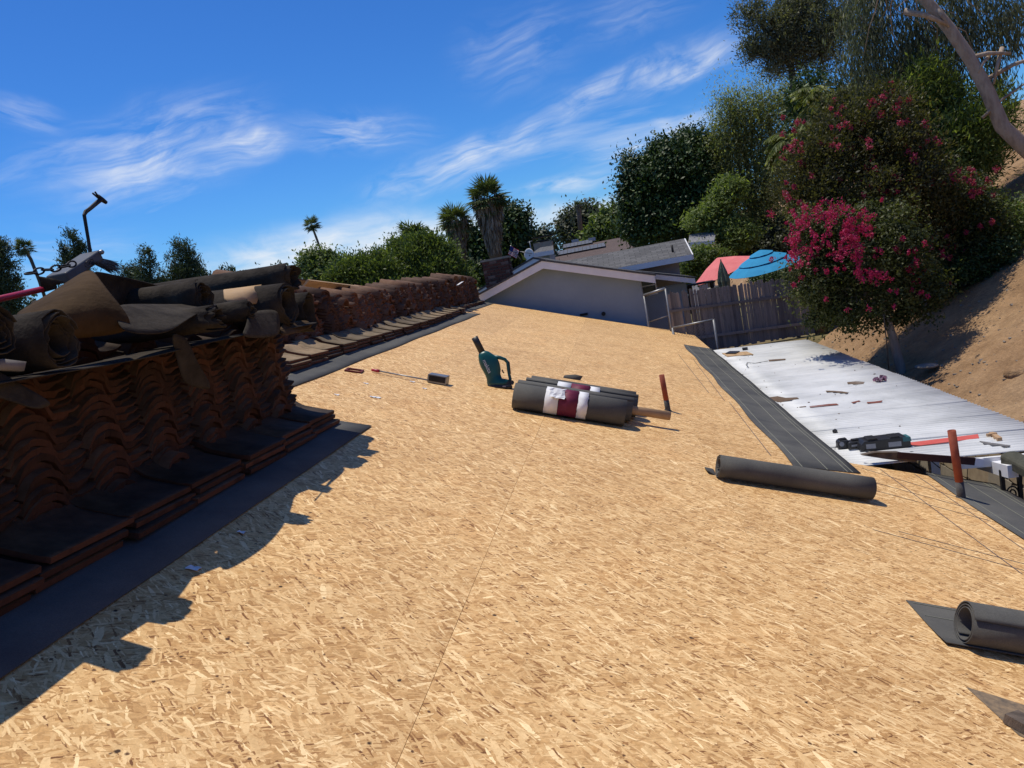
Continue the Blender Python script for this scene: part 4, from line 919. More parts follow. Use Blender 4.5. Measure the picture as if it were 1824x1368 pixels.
# iron post and beam end at the near right corner
ip = thing('iron_post', 'black wrought iron post with scroll under the white beam', 'post', (2.6, 5.95, -3.1))
ctr = aty(1800, 850, 5.95)
for dx in (-.058, .058):
    mb = MB(); mb.box((ctr.x-2.6+dx, 0, 1.2), (.026, .026, 2.40)); mb.build('upright', IRON, ip)
for kz, sg in ((2.27, 1), (1.85, -1), (1.4, 1)):
    pts = []
    for q in range(34):
        a = q/33*math.pi*3.4; r_ = .045*(1-q/33*.72); pts.append(Vector((ctr.x-2.6+r_*math.cos(a)*sg, 0, kz-.06+r_*math.sin(a)*1.35)))
    pts = [Vector((ctr.x-2.6+.045*sg, 0, kz-.25))]+pts
    mb = MB(); mb.tube(pts, .006, 6); mb.build('scroll', IRON, ip)
bm_ = thing('beam_end', 'white beam end with curved dark gutter piece on the iron post', 'beam', (ctr.x, 5.95, -.80))
mb = MB(); a, b = aty(1745, 822, 6.5), aty(1803, 838, 5.8); dn_ = (b-a).normalized()
mb.prism([a+Vector((-.03, 0, -.055)), a+Vector((.04, 0, -.055)), a+Vector((.04, 0, .04)), a+Vector((-.03, 0, .04))], b-a); fix_normals(mb.build('beam', WHITE_PAINT, bm_)).location = -bm_.location
mb = MB(); vs = []
g0 = aty(1800, 812, 5.95); g1 = aty(1850, 838, 5.6)
for e, c in ((0, g0), (1, g1)):
    for k in range(9):
        q = math.pi*k/8; vs.append(c+Vector((-.07*math.cos(q), 0, .035*math.sin(q))))
    vs += [c+Vector((.07, 0, -.055)), c+Vector((-.07, 0, -.055))]
fs = [(k, (k+1) % 11, 11+(k+1) % 11, 11+k) for k in range(11)]+[tuple(range(11))[::-1], tuple(range(11, 22))]
mb.add(vs, fs, 0, False); o = fix_normals(mb.build('gutter_piece', mat_n('mossy_metal', (.045, .045, .032), (.09, .088, .062), 20, .8, .2), bm_)); o.location = -bm_.location
# torn brown fascia board hanging under the near edge
fb = thing('fascia_board', 'dark brown loose fascia board hanging under the white roof edge', 'board', (2.2, 6.1, -.7))
mb = MB(); a0, a1, b0, b1 = aty(1600, 806, 6.12), aty(1600, 817, 6.12), aty(1738, 816, 6.0), aty(1736, 829, 6.0)
mb.prism([a0, b0, b1, a1], (0, .02, 0)); o = fix_normals(mb.build('brown_board', BROWN_PAINT, fb)); o.location = -fb.location
mb = MB(); c0_, c1_ = aty(1753, 818, 5.99), aty(1751, 831, 5.99); mb.prism([b0, c0_, c1_, b1], (0, .02, 0)); o = fix_normals(mb.build('white_end', WHITE_PAINT, fb)); o.location = -fb.location
mb = MB(); pts = [aty(1535, 811, 6.2), aty(1580, 818, 6.15), aty(1630, 824, 6.12), aty(1640, 815, 6.12), aty(1600, 806, 6.13), aty(1560, 806, 6.15)]
mb.prism(pts, (0, .05, 0)); o = fix_normals(mb.build('rotten_piece', WOOD_ROT, fb)); o.location = -fb.location

# ------------------------------------------------------------------ things left on the patio roof
def charger():
    b = oncover(1578, 801, .01); t = thing('battery_charger', 'black tool charger with two grey labels on the white roof', 'charger', b)
    k = mpx(6.75); Xv, Zv = Vector((.985, -.0, -.052)).normalized(), Vector((0, 0, 1)); D = Vector((0, 1, 0))
    def P(px, py, d=0): return Xv*((px-1578)*k)+Zv*((801-py)*k+ (px-1578)*k*.12*0)+D*d
    mb = MB(); pr = [P(1539, 801), P(1618, 801), P(1618, 787), P(1611, 782), P(1546, 784), P(1541, 790)]; mb.prism(pr, D*.16); o = fix_normals(mb.build('case', BLACK, t)); bevel(o, .006)
    for x0, x1 in ((1548, 1563), (1583, 1603)):
        mb = MB(); mb.prism([P(x0, 797, -.002), P(x1, 797, -.002), P(x1, 789, -.002), P(x0, 789, -.002)], D*.002); fix_normals(mb.build('grey_label', GREY_LABEL, t))
    mb = MB(); mb.prism([P(1606, 790, -.003), P(1619, 790, -.003), P(1618, 783, -.003), P(1606, 783, -.003)], D*.10); fix_normals(mb.build('teal_corner', mat_n('pale_teal', (.03, .12, .13), (.05, .16, .17), 20, .4, 0), t))
    for x0, x1 in ((1551, 1568), (1586, 1603)):
        mb = MB(); mb.prism([P(x0, 783.5), P(x1, 783), P(x1-2, 780), P(x0+2, 780.5)], D*.12); o = fix_normals(mb.build('battery_slot', IRON, t)); bevel(o, .004)
    cb = MB(); cb.tube([P(1545, 799, -.01), P(1580, 803, -.06), P(1612, 803, -.1), P(1625, 808, -.18), P(1636, 822, -.3)], .004, 6); cb.build('cable', BLACK, t)
    for k2, (px, w, h, lab) in enumerate(((1505, 19, 15, 'round ended black battery with a bright cap, left of the charger'), (1525, 24, 13, 'low black battery between the charger and the capped battery'))):
        b2 = oncover(px, 800, .008); t2 = thing('tool_battery', lab, 'battery', b2, 'tool batteries on the white roof')
        w *= k; h *= k
        mb = MB(); mb.prism([Vector((-w/2, 0, 0)), Vector((w/2, 0, 0)), Vector((w/2, 0, h*.75)), Vector((w/2-.012, 0, h)), Vector((-w/2+.012, 0, h)), Vector((-w/2, 0, h*.75))], D*.09); o = fix_normals(mb.build('case', BLACK, t2)); bevel(o, .01, 3)
        if k2 == 0:
            mb = MB(); mb.tube([Vector((-.02, -.004, h*.62)), Vector((-.02, -.001, h*.62))], .02, 14); mb.build('cap', GREY_LABEL, t2)
            mb = MB(); mb.box((0, .04, h+.004), (w*.6, .05, .012)); mb.build('terminal', IRON, t2)
        else:
            mb = MB(); mb.box((0, -.002, h*.5), (w*.55, .003, h*.25)); mb.build('label_strip', GREY_LABEL, t2)
            mb = MB(); mb.box((w*.1, .04, h+.006), (w*.5, .05, .014)); mb.build('terminal', IRON, t2)
charger()
def shard(poly, mat, label, cat, th=.003, name='bark_shard', h=.012, group=None):
    pts = [oncover(px, py, h) for px, py in poly]; c = sum(pts, Vector())/len(pts); mb = MB(); mb.prism([p-c for p in pts], (0, 0, th)); o = fix_normals(mb.build(name, mat)); o.location = c; return tag(o, label, cat, group)
SHM = mat_n('brown_shard', (.10, .065, .04), (.17, .115, .075), 20, .9, .3)
SHR = mat_n('red_shard', (.16, .05, .035), (.22, .08, .06), 20, .9, .3)
G = 'roof debris on the white patio roof'
shard([(1371, 708), (1385, 706), (1400, 709), (1420, 708), (1423, 710), (1405, 714), (1390, 717), (1376, 714)], SHM, 'large brown felt shard nearest the grey felt strip', 'debris', group=G)
shard([(1509, 681), (1525, 679.5), (1540, 680.5), (1538, 684), (1522, 685), (1510, 684)], SHM, 'oval brown shard left of the coloured rubbish', 'debris', group=G)
shard([(1471, 696), (1485, 696.5), (1500, 697.5), (1512, 699.5), (1508, 701), (1490, 699), (1472, 698)], SHM, 'thin jagged brown sliver in the middle of the white roof', 'debris', group=G)
shard([(1442, 724), (1475, 720), (1490, 719), (1494, 721.5), (1478, 722.5), (1443, 726)], SHR, 'long thin red brown strip in the middle of the white roof', 'debris', group=G)
shard([(1424, 724.5), (1436, 723.5), (1435, 726), (1424, 726)], SHM, 'short brown chip left of the long red strip', 'debris', group=G)
shard([(1516, 717), (1530, 713.5), (1533, 715), (1520, 718.5)], SHR, 'small red brown chip between two thin strips', 'debris', group=G)
shard([(1544, 716.5), (1558, 715.5), (1572, 713.5), (1570, 717), (1555, 719), (1545, 718.5)], SHR, 'ragged red brown strip right of centre on the white roof', 'debris', group=G)
shard([(1369, 641), (1399, 639), (1399, 641), (1370, 644)], SHM, 'straight brown slat near the plywood offcut', 'debris', group=G)
shard([(1483, 799+10), (1488, 796), (1490, 792)], SHM, 'dark brown chip at the near left corner of the white roof', 'debris', group=G)
shard([(1483, 770), (1488, 767), (1492, 770), (1489, 772)], IRON, 'small dark lump above the charger', 'debris', th=.02, group=G)
shard([(1322, 622), (1332, 621), (1331, 623.5), (1323, 624)], IRON, 'dark crumb at the far edge of the white roof', 'debris', th=.03, group=G)
shard([(1286, 630), (1330, 627), (1342, 632), (1296, 636)], WOOD_TAN, 'plywood offcut at the far end of the white roof', 'plywood', .012, 'plywood_offcut')
o = shard([(1292, 630), (1300, 626), (1318, 626), (1310, 630)], BLACK, 'black felt scrap lying on the plywood offcut', 'felt scrap', .01, 'felt_scrap', h=.03)
shard([(1619, 789), (1742, 774), (1744, 781), (1640, 794), (1619, 793)], mat_n('salmon_flashing', (.55, .09, .075), (.62, .13, .105), 12, .6, .05), 'salmon red flashing strip behind the tall pipe', 'flashing', .004, 'flashing_strip')
shard([(1745, 787), (1800, 795), (1795, 797), (1755, 792)], WOOD_GREY, 'grey splinter of wood right of the red flashing', 'debris', .008, group=G)
t = thing('wood_block', 'tan stub of wood with a dark end near the right corner', 'wood block', oncover(1782, 785, .01))
mb = MB(); mb.prism([Vector((-.02, -.0, .0)), Vector((.015, 0, 0)), Vector((.015, 0, .025)), Vector((-.02, 0, .025))], Vector((.025, .2, 0))); fix_normals(mb.build('stub', CARD, t))
mb = MB(); mb.box((.0, .14, .02), (.075, .025, .022)); mb.build('crosspiece', CARD, t)
o = crumple('rubbish', oncover(1568, 677, .03), .13, .12, 6, .035, mat_n('printed_wrapper', (.55, .50, .55), (.10, .04, .08), 22, .5, 0, c3=(.6, .3, .4)), up=Vector((0, 0, 1)), axu=Vector((1, 0, 0)), seed=9); tag(o, 'crumpled printed wrapper at the tree side of the white roof', 'litter')
w_ = MB(); pts = [oncover(1334, 655, .02), oncover(1329, 650, .05), oncover(1331, 646, .02), oncover(1345, 647, .015), oncover(1368, 643, .015)]; w_.tube(pts, .004, 6); tag(w_.build('wire', IRON), 'bent black wire near the far end of the white roof', 'wire')
mb = MB(); rr = random.Random(12)
for _ in range(45):
    u = rr.random(); x = 1.6+1.55*rr.random()**1.5; y = 6.3+8*rr.random(); s = .004+.009*rr.random()**2; a = rr.random()*3
    mb.box((x, y, cz(x)+.012), (s*2.2, s, .006), Matrix.Rotation(a, 3, 'Z'))
tag(mb.build('crumbs', SHM), kind='stuff', label='brown crumbs scattered over the white roof', cat='debris')

# ------------------------------------------------------------------ stone wall under the hillside
sw_ = thing('stone_wall', 'battered tan flagstone wall at the foot of the dirt slope', 'wall', (3.5, 0, -3.1))
rr = random.Random(5)
mb = MB(); mb.prism([(0, -2, 0), (.36, -2, 0), (.36, -2, 1.92), (.31, -2, 1.94)], (0, 17.6, 0)); mb.build('mortar', MORTAR, sw_)
fu = Vector((.31, 0, 1.94)); fl_ = fu.length; fu.normalize(); fn_ = Vector((-fu.z, 0, fu.x))
hgt_ = fl_/8
for r_ in range(3, 8):
    y = 5.6+rr.random()*.2
    while y < 13.5:
        wl = .2+.34*rr.random(); pts = []; za, zb = r_*hgt_+.01, (r_+1)*hgt_-.01
        for (yy, zz) in ((y+.01, za), (y+wl*.5, za-.015*rr.random()), (y+wl-.01, za+.03*rr.random()), (y+wl-.01+.015*rr.random(), zb-.03*rr.random()), (y+wl*.45, zb), (y+.01-.015*rr.random(), zb-.02*rr.random())):
            pts.append(fu*zz+Vector((0, yy, 0))-fn_*.004)
        m2 = MB(); m2.prism(pts, fn_*(.02+.014*rr.random())); fix_normals(m2.build('stone', rr.choice(STONE), sw_)); y += wl

# ------------------------------------------------------------------ fences
fen = thing('picket_fence', 'weathered grey picket fence across the far end of the yard', 'fence', (1.1, 17.0, -.95))
rr = random.Random(3); pk = []
for s in range(4):
    mb = MB(); w = .060; h = 1.0; e = .03*rr.random(); mb.prism([(-w/2, 0, 0), (w/2, 0, 0), (w/2-.004*s/3, 0, h-e), (0, 0, h), (-w/2+.003, 0, h-e*1.3)], (0, .014, 0)); pk.append(mb.mesh('picket', WOOD_GREY))
x = 0
for i in range(68):
    px_ = .03+i*.0575; top = .44-(.44-.29)*(px_/2.75)
    o = bpy.data.objects.new('picket', rr.choice(pk)); link(o, fen); hh = top+.95+rr.gauss(0, .022)
    o.location = (px_, rr.gauss(0, .004), .02+abs(rr.gauss(0, .02))); o.scale = (1+rr.gauss(0, .04), 1, hh); o.rotation_euler = (0, rr.gauss(0, .008), 0)
for z0, z1 in ((1.0, .9), (.35, .28)):
    mb = MB(); mb.prism([(0, -.045, z0), (3.95, -.045, z1-.06), (3.95, -.045, z1-.0), (0, -.045, z0+.055)], (0, .036, 0)); fix_normals(mb.build('rail', WOOD_GREY, fen))
for xx in (.0, 1.3, 2.6, 3.9):
    mb = MB(); mb.box((xx, .06, .55), (.08, .08, 1.25)); mb.build('post', WOOD_GREY, fen)
def chain_panel(root, a, b, z0, z1, spacing=.06):
    mb = MB(); a, b = Vector(a), Vector(b); d = b-a; L_ = math.hypot(d.x, d.y); ux = d/L_ if L_ else d; H_ = z1-z0
    n = int((L_+H_)/spacing); 
    for s in (1, -1):
        for i in range(n+1):
            c = i*spacing
            if s == 1: s0, s1 = max(0, c-H_), min(L_, c); e = [(s0, c-s0), (s1, c-s1)]
            else: s0, s1 = max(0, c-H_), min(L_, c); e = [(s0, H_-(c-s0)), (s1, H_-(c-s1))]
            if s1-s0 < .01: continue
            P_ = [a+ux*q+Vector((0, 0, 1))*(zz) for q, zz in e]
            mb.tube([P_[0]+Vector((0, .002*s, 0)), P_[1]+Vector((0, .002*s, 0))], .0022, 3, cap=False)
    o = mb.build('wire_mesh', STEEL, root); o['kind'] = 'stuff'; return o
gt = thing('chain_link_gate', 'tall galvanised chain link gate frame beside the grey gable wall', 'gate', (0, 0, 0))
A, B = aty(1147, 526, 17.3), aty(1185, 514, 17.0)
zb = -1.2
for p in (A, B):
    mb = MB(); mb.tube([Vector((p.x, p.y, zb)), p], .024, 10); mb.build('post', STEEL, gt)
mb = MB(); mb.tube([A, B], .03, 10); mb.build('top_rail', STEEL, gt)
mb = MB(); mb.tube([A-Vector((0, 0, .6)), B-Vector((0, 0, .58))], .012, 8); mb.build('mid_rail', STEEL, gt)
o = chain_panel(gt, (A.x, A.y, zb), (B.x, B.y, zb), zb, A.z-.02, .07)
cf = thing('chain_link_fence', 'low chain link fence panel in front of the picket fence', 'fence', (0, 0, 0))
A, B = aty(1198, 584, 16.3), aty(1271, 569, 15.9)
for p in (A, B):
    mb = MB(); mb.tube([Vector((p.x, p.y, -1.6)), p], .026, 10); mb.build('post', STEEL, cf)
mb = MB(); mb.tube([A, B], .02, 10); mb.build('top_rail', STEEL, cf)
chain_panel(cf, (A.x, A.y, -1.5), (B.x, B.y, -1.5), -1.5, A.z-.02, .065)
# low sleeper wall up on the hill
a, b = aty(1690, 345, 18.6), aty(1830, 322, 18.2)
mb = MB(); mb.prism([a, b, b+Vector((0, 0, -.13)), a+Vector((0, 0, -.13))], (0, .12, 0)); tag(fix_normals(mb.build('sleeper_wall', mat_n('dark_timber', (.03, .02, .018), (.06, .04, .035), 6, .9, .3))), 'dark timber edging high on the dirt slope', 'edging')
for k, (px, py, Y, lab) in enumerate(((1812, 684, 9.6, 'rounded brown rock in the shade near the right edge'), (1650, 652, 11.2, 'pale flat stepping stone behind the crape myrtle trunk'))):
    p = aty(px, py, Y); p.z = max(p.z, gz(p.x, p.y)+.0)
    mb = MB(); rr = random.Random(k); vs = []; seg = 10; r_ = .14 if k == 0 else .17; fz = .6 if k == 0 else .16
    for i in range(6):
        la = -math.pi/2+math.pi*i/5
        for q in range(seg):
            g_ = 2*math.pi*q/seg; j = 1+.22*(rr.random()-.5); vs.append((r_*j*math.cos(la)*math.cos(g_), r_*j*math.cos(la)*math.sin(g_), r_*fz*math.sin(la)))
    mb.add(vs, [(i*seg+q, i*seg+(q+1) % seg, (i+1)*seg+(q+1) % seg, (i+1)*seg+q) for i in range(5) for q in range(seg)], 0, True)
    o = mb.build('rock', DIRT if k == 0 else STONE[1]); o.location = p; tag(o, lab, 'rock')
mb = MB(); rr = random.Random(77)
for _ in range(900):
    x = 3.6+4*rr.random(); y = 7+9*rr.random(); s = .006+.02*rr.random()**3; z = hzn(x, y)
    mb.box((x, y, z+s*.2), (s*2, s*1.3, s*.7), Matrix.Rotation(rr.random()*3, 3, 'Z') @ Matrix.Rotation(rr.random(), 3, 'X'))
tag(mb.build('pebbles', STONE[1]), 'pebbles and dry leaf litter on the dirt slope', 'pebbles', kind='stuff')
mb = MB(); p0, p1 = aty(1574, 560, 11.1), aty(1582, 664, 11.1); mb.tube([p0, p0.lerp(p1, .5)+Vector((.01, 0, 0)), p1-Vector((0, 0, .3))], .008, 6); tag(mb.build('stake', BARK_DARK), 'thin dark stake left of the crape myrtle trunk', 'stake')

# ------------------------------------------------------------------ neighbour's house
def uv_plane(o, udir, vdir):
    me = o.data; uvl = me.uv_layers.new(name='uv'); u, v = Vector(udir).normalized(), Vector(vdir).normalized()
    for l in me.loops:
        c = me.vertices[l.vertex_index].co; uvl.data[l.index].uv = (c.dot(u), c.dot(v))
nb = thing('neighbour_house', 'grey stucco house with white barge boards beyond the roof', 'house', (0, 0, 0))
YF = 17.55
pk_ = aty(965, 465, YF); le = aty(800, 556, YF); re_ = aty(1166, 491, YF)
slope = (pk_.z-re_.z)/(re_.x-pk_.x); xl = pk_.x-3.0; zl = pk_.z-3.0*slope
wx = aty(1141, 500, 17.85).x
Yw = 17.85
mb = MB(); mb.prism([(xl+.3, Yw, -2), (wx, Yw, -2), (wx, Yw, pk_.z-(wx-pk_.x)*slope-.05), (pk_.x, Yw, pk_.z-.05), (xl+.3, Yw, zl+.3*slope-.05)], (0, .12, 0)); fix_normals(mb.build('gable_wall', STUCCO, nb))
mb = MB(); mb.box((wx-.06, 19.3, -.65), (.12, 2.65, 2.7)); mb.build('side_wall', STUCCO, nb)
def barge(p, q, dz, y, name, thick=.03, mat=WHITE_PAINT, parent=nb):
    mb = MB(); mb.prism([(p[0], y, p[1]), (q[0], y, q[1]), (q[0], y, q[1]-dz), (p[0], y, p[1]-dz)], (0, thick, 0)); return fix_normals(mb.build(name, mat, parent))
barge((xl, zl), (pk_.x, pk_.z), .17, YF, 'barge_board'); barge((pk_.x+.001, pk_.z), (re_.x, re_.z), .17, YF, 'barge_board')
# black felt edge over the boards, roof slopes
for (p, q, nm) in (((xl, zl), (pk_.x, pk_.z), 'roof_slope'), ((pk_.x, pk_.z), (re_.x+.03, re_.z-.01), 'roof_slope')):
    mb = MB(); mb.prism([(p[0], YF-.02, p[1]+.003), (q[0], YF-.02, q[1]+.003), (q[0], YF-.02, q[1]+.045), (p[0], YF-.02, p[1]+.045)], (0, 4.0, 0)); o = fix_normals(mb.build(nm, TAR, nb))
# lower extension to the right
e0 = aty(1163, 488, 18.6); e1 = aty(1238, 496, 18.6)
barge((e0.x-.2, e0.z+.06), (e1.x, e1.z), .12, 18.6, 'barge_board')
mb = MB(); mb.prism([(e0.x-.25, 18.58, e0.z+.075), (e1.x+.03, 18.58, e1.z+.003), (e1.x+.03, 18.58, e1.z+.035), (e0.x-.25, 18.58, e0.z+.11)], (0, 3.6, 0)); fix_normals(mb.build('extension_roof', TAR, nb))
ex = aty(1224, 515, 19).x
mb = MB(); mb.box(((wx+ex)/2+.02, 19.06, -.75), (ex-wx-.05, .12, 2.6)); mb.build('extension_wall', STUCCO, nb)
w0, w1 = aty(1143, 497, 18.98), aty(1163, 521, 18.98)
wnd = MB(); wnd.box(((w0.x+w1.x)/2+.03, 18.975, (w0.z+w1.z)/2), (.34, .05, .42)); wo = wnd.build('window', DARK_GLASS, nb)
c_ = Vector(((w0.x+w1.x)/2+.03, 18.94, (w0.z+w1.z)/2))
fm = MB()
for dx in (-.17, .17): fm.box(c_+Vector((dx, 0, 0)), (.03, .03, .46))
for dz in (-.22, 0, .22): fm.box(c_+Vector((0, .001, dz)), (.31, .026, .028))
fm.build('window_frame', WHITE_PAINT, wo)
mb = MB(); mb.tube([aty(1075, 559, 17.84), aty(1075, 559, 17.80)], .05, 10); mb.box(aty(1040, 560, 17.84), (.18, .05, .05)); mb.build('wall_outlet', IRON, nb)
# rear gable section, a little taller, seen left of the peak
pk2 = aty(950, 461, 21.0); s2 = .36
for sx, ln_ in ((-1, 3.2), (1, 2.0)):
    q = (pk2.x+sx*ln_, pk2.z-ln_*s2)
    a_, b_ = ((q[0], q[1]), (pk2.x, pk2.z)) if sx < 0 else ((pk2.x, pk2.z), (q[0], q[1]))
    barge(a_, b_, .2, 21.0, 'barge_board')
    mb = MB(); mb.prism([(a_[0], 20.97, a_[1]+.004), (b_[0], 20.97, b_[1]+.004), (b_[0], 20.97, b_[1]+.05), (a_[0], 20.97, a_[1]+.05)], (0, 5, 0)); fix_normals(mb.build('rear_roof_slope', TAR, nb))
mb = MB(); mb.prism([(pk2.x-2.9, 21.25, -2), (pk2.x+1.9, 21.25, -2), (pk2.x+1.9, 21.25, pk2.z-1.9*s2-.05), (pk2.x, 21.25, pk2.z-.05), (pk2.x-2.9, 21.25, pk2.z-2.9*s2-.05)], (0, .1, 0)); fix_normals(mb.build('rear_wall', STUCCO, nb))
# wing with grey shingles
rg = aty(1218, 425, 23.0); ev = aty(1233, 456, 21.4); evl = aty(1085, 484, 21.4)
mb = MB(); P_ = [Vector((-2.2, 23.0, rg.z)), rg, Vector((ev.x, 21.4, ev.z+.05)), Vector((-1.6, 21.4, ev.z+.05))]
mb.prism(P_, (0, 0, -.03)); o = fix_normals(mb.build('wing_roof', SHINGLE_G, nb)); uv_plane(o, (1, 0, 0), (0, 1, .3))
mb = MB(); P2 = [Vector((-2.2, 23.0, rg.z)), rg, Vector((rg.x+.2, 24.6, ev.z)), Vector((-2.2, 24.6, ev.z))]; mb.prism(P2, (0, 0, -.03)); o = fix_normals(mb.build('wing_roof', SHINGLE_G, nb)); uv_plane(o, (1, 0, 0), (0, 1, .3))
mb = MB(); mb.prism([(-.5, 21.37, ev.z+.045), (ev.x, 21.37, ev.z+.045), (ev.x, 21.37, ev.z-.10), (-.5, 21.37, ev.z-.10)], (0, .03, 0)); fix_normals(mb.build('wing_fascia', WHITE_PAINT, nb))
mb = MB(); rgx = Vector((ev.x+.004, 21.4, ev.z+.04)); mb.prism([rgx, rg+Vector((.01, 0, 0)), rg+Vector((.01, 0, -.12)), rgx+Vector((0, 0, -.13))], (.03, 0, 0)); fix_normals(mb.build('wing_barge_board', WHITE_PAINT, nb))
mb = MB(); wr = aty(1209, 470, 21.9).x; mb.prism([(-.6, 21.9, -2), (wr, 21.9, -2), (wr, 21.9, ev.z+.05), (-.6, 21.9, ev.z+.05)], (0, .12, 0)); mb.prism([(wr-.12, 22.03, -2), (wr, 22.03, -2), (wr, 22.03, ev.z+.08), (wr-.12, 22.03, ev.z+.08)], (0, 2, 0)); fix_normals(mb.build('wing_wall', STUCCO_W, nb))
vp = aty(1199, 452, 21.9)
mb = MB(); mb.tube([vp-Vector((0, 0, .05)), vp+Vector((0, 0, .24))], .03, 10); vo_ = mb.build('roof_vent', IRON, nb)
mb = MB(); mb.tube([vp-Vector((0, 0, .02)), vp+Vector((0, 0, .02))], [.13, .05], 12); mb.build('vent_flashing', WHITE_PAINT, vo_)
# brick chimney
chm = thing('brick_chimney', 'red brick chimney standing left of the grey gable', 'chimney', (0, 0, 0))
cl, cr = aty(856, 459, 19.3), aty(903, 455, 19.3); CW = cr.x-cl.x; CTp = cr.z; CB = -.6; CD = .55
mb = MB(); mb.box(((cl.x+cr.x)/2, 19.3+CD/2, (CTp+CB)/2-.02), (CW-.03, CD-.03, CTp-CB-.05)); mb.build('mortar', MORTAR, chm)
bw = CW/3.5; bh = .072; bms = [None]*3
for k in range(3):
    mb = MB(); mb.box((0, 0, 0), (bw-.014, .09, bh-.014)); bms[k] = mb.mesh('brick', BRICK[k])
rr = random.Random(9); z = CTp-.1; row = 0
while z > .75:
    xx = cl.x-(bw/2 if row % 2 else 0)
    while xx < cr.x-.02:
        a, b = max(xx, cl.x), min(xx+bw, cr.x)
        if b-a > .05:
            o = bpy.data.objects.new('brick', rr.choices(bms, (5, 3, 2))[0]); link(o, chm); o.location = ((a+b)/2, 19.3+.03+rr.gauss(0, .004), z); o.scale = ((b-a-.014)/(bw-.014), 1, 1)
        xx += bw
    for q in range(2):
        o = bpy.data.objects.new('brick', rr.choices(bms, (5, 3, 2))[0]); link(o, chm); o.location = (cr.x-.035+rr.gauss(0, .003), 19.3+.2+q*.24+(.06 if row % 2 else 0), z); o.rotation_euler = (0, 0, math.pi/2)
    z -= bh; row += 1
mb = MB(); mb.box(((cl.x+cr.x)/2, 19.3+CD/2, CTp-.03), (CW+.05, CD+.05, .05)); mb.build('cap', mat_n('cap_concrete', (.22, .19, .15), (.30, .26, .21), 12, .9, .3), chm)

# ------------------------------------------------------------------ houses farther back
sh = thing('solar_house', 'brown shingled house with solar panels behind the grey house', 'house', (0, 0, 0))
Yr, Ye = 112.0, 104.0
r0, r1 = aty(1012, 432, Yr), aty(1105, 432, Yr); e0, e1 = aty(955, 475, Ye), aty(1135, 441, Ye); e0.z = e1.z = (e1.z)
zr = (r0.z+r1.z)/2
q0, q1 = Vector((r0.x, Yr, zr)), Vector((r1.x, Yr, zr)); f0, f1 = Vector((e0.x, Ye, e1.z)), Vector((e1.x, Ye, e1.z))
mb = MB(); mb.add([q0, q1, f1, f0], [(0, 3, 2, 1)]); o = mb.build('roof', SHINGLE_B, sh); solid(o, .05, -1); uv_plane(o, (1, 0, 0), (0, 1, .3))
mb = MB(); hb = Vector((f1.x+.0, Yr+8, f1.z)); mb.add([q1, f1, hb], [(0, 1, 2)]); mb.add([q0, Vector((f0.x, Yr+8, f0.z)), f0], [(0, 1, 2)]); o = mb.build('hip', SHINGLE_B, sh); uv_plane(o, (0, 1, 0), (1, 0, .3))
mb = MB(); mb.box(((f0.x+f1.x)/2, Ye-.02, f1.z-.25), (f1.x-f0.x, .1, .5)); mb.build('fascia', BROWN_PAINT, sh)
mb = MB(); mb.box(((f0.x+f1.x)/2, Ye+6, f1.z-4.3), (f1.x-f0.x-1, 10, 8)); mb.build('wall', STUCCO_W, sh)
nrm = (q1-q0).cross(f0-q0).normalized(); nrm = nrm if nrm.z > 0 else -nrm
vd = (f0-q0); vd = Vector((0, (Ye-Yr), f1.z-zr)).normalized()
PWD, PHT = 1.0, 2.3
pm = MB(); pm.prism([Vector(), Vector((PWD, 0, 0)), Vector((PWD, 0, 0))+vd*PHT, vd*PHT], nrm*.05); pme = pm.mesh('solar_panel', [PANEL])
gm = MB()
for k in range(3): gm.prism([Vector((PWD/2*k-.03, 0, 0))+nrm*.055, Vector((PWD/2*k+.03, 0, 0))+nrm*.055, Vector((PWD/2*k+.03, 0, 0))+vd*PHT+nrm*.055, Vector((PWD/2*k-.03, 0, 0))+vd*PHT+nrm*.055], nrm*.012)
for k in range(4): gm.prism([vd*(PHT/3*k-.03)+nrm*.058, Vector((PWD, 0, 0))+vd*(PHT/3*k-.03)+nrm*.058, Vector((PWD, 0, 0))+vd*(PHT/3*k+.03)+nrm*.058, vd*(PHT/3*k+.03)+nrm*.058], nrm*.012)
gme = gm.mesh('panel_frame', TAR)
def proof(px, py):
    d = ray(px, py); n = np.array(nrm); t_ = (n@(np.array(q0)-CAM))/(n@d); return Vector(CAM+d*t_)
for (pa, n_) in ((proof(1004, 438), 4), (proof(985, 452), 7)):
    for k in range(n_):
        o = bpy.data.objects.new('solar_panel', pme); link(o, sh); o.location = pa+Vector((1.06*k, 0, 0))+nrm*.15
        o2 = bpy.data.objects.new('panel_frame', gme); link(o2, o)
for (px, py) in ((1025, 428), (1055, 425)):
    p = proof(px, py+4); mb = MB(); mb.box(p+Vector((0, 0, .2)), (1.0, .8, .5)); mb.build('roof_vent', STUCCO_W, sh)
def small_house(name, label, cat, Y, a, b, c, d, mat, wall, depth=3):
    t = thing(name, label, cat, (0, 0, 0)); A, B = aty(*a, Y+1.6), aty(*b, Y+1.6); C_, D_ = aty(*c, Y), aty(*d, Y)
    mb = MB(); mb.add([A, B, C_, D_], [(0, 3, 2, 1)]); o = mb.build('roof', mat, t); solid(o, .06, -1); uv_plane(o, (1, 0, 0), (0, 1, .3))
    mb = MB(); mb.prism([D_+Vector((0, -.02, .02)), C_+Vector((0, -.02, .02)), C_+Vector((0, -.02, -.14)), D_+Vector((0, -.02, -.14))], (0, .05, 0)); fix_normals(mb.build('fascia', WHITE_PAINT, t))
    mb = MB(); mb.prism([D_+Vector((.2, .3, -.1)), C_+Vector((-.2, .3, -.1)), C_+Vector((-.2, .3, -4)), D_+Vector((.2, .3, -4))], (0, depth, 0)); fix_normals(mb.build('wall', wall, t)); return t
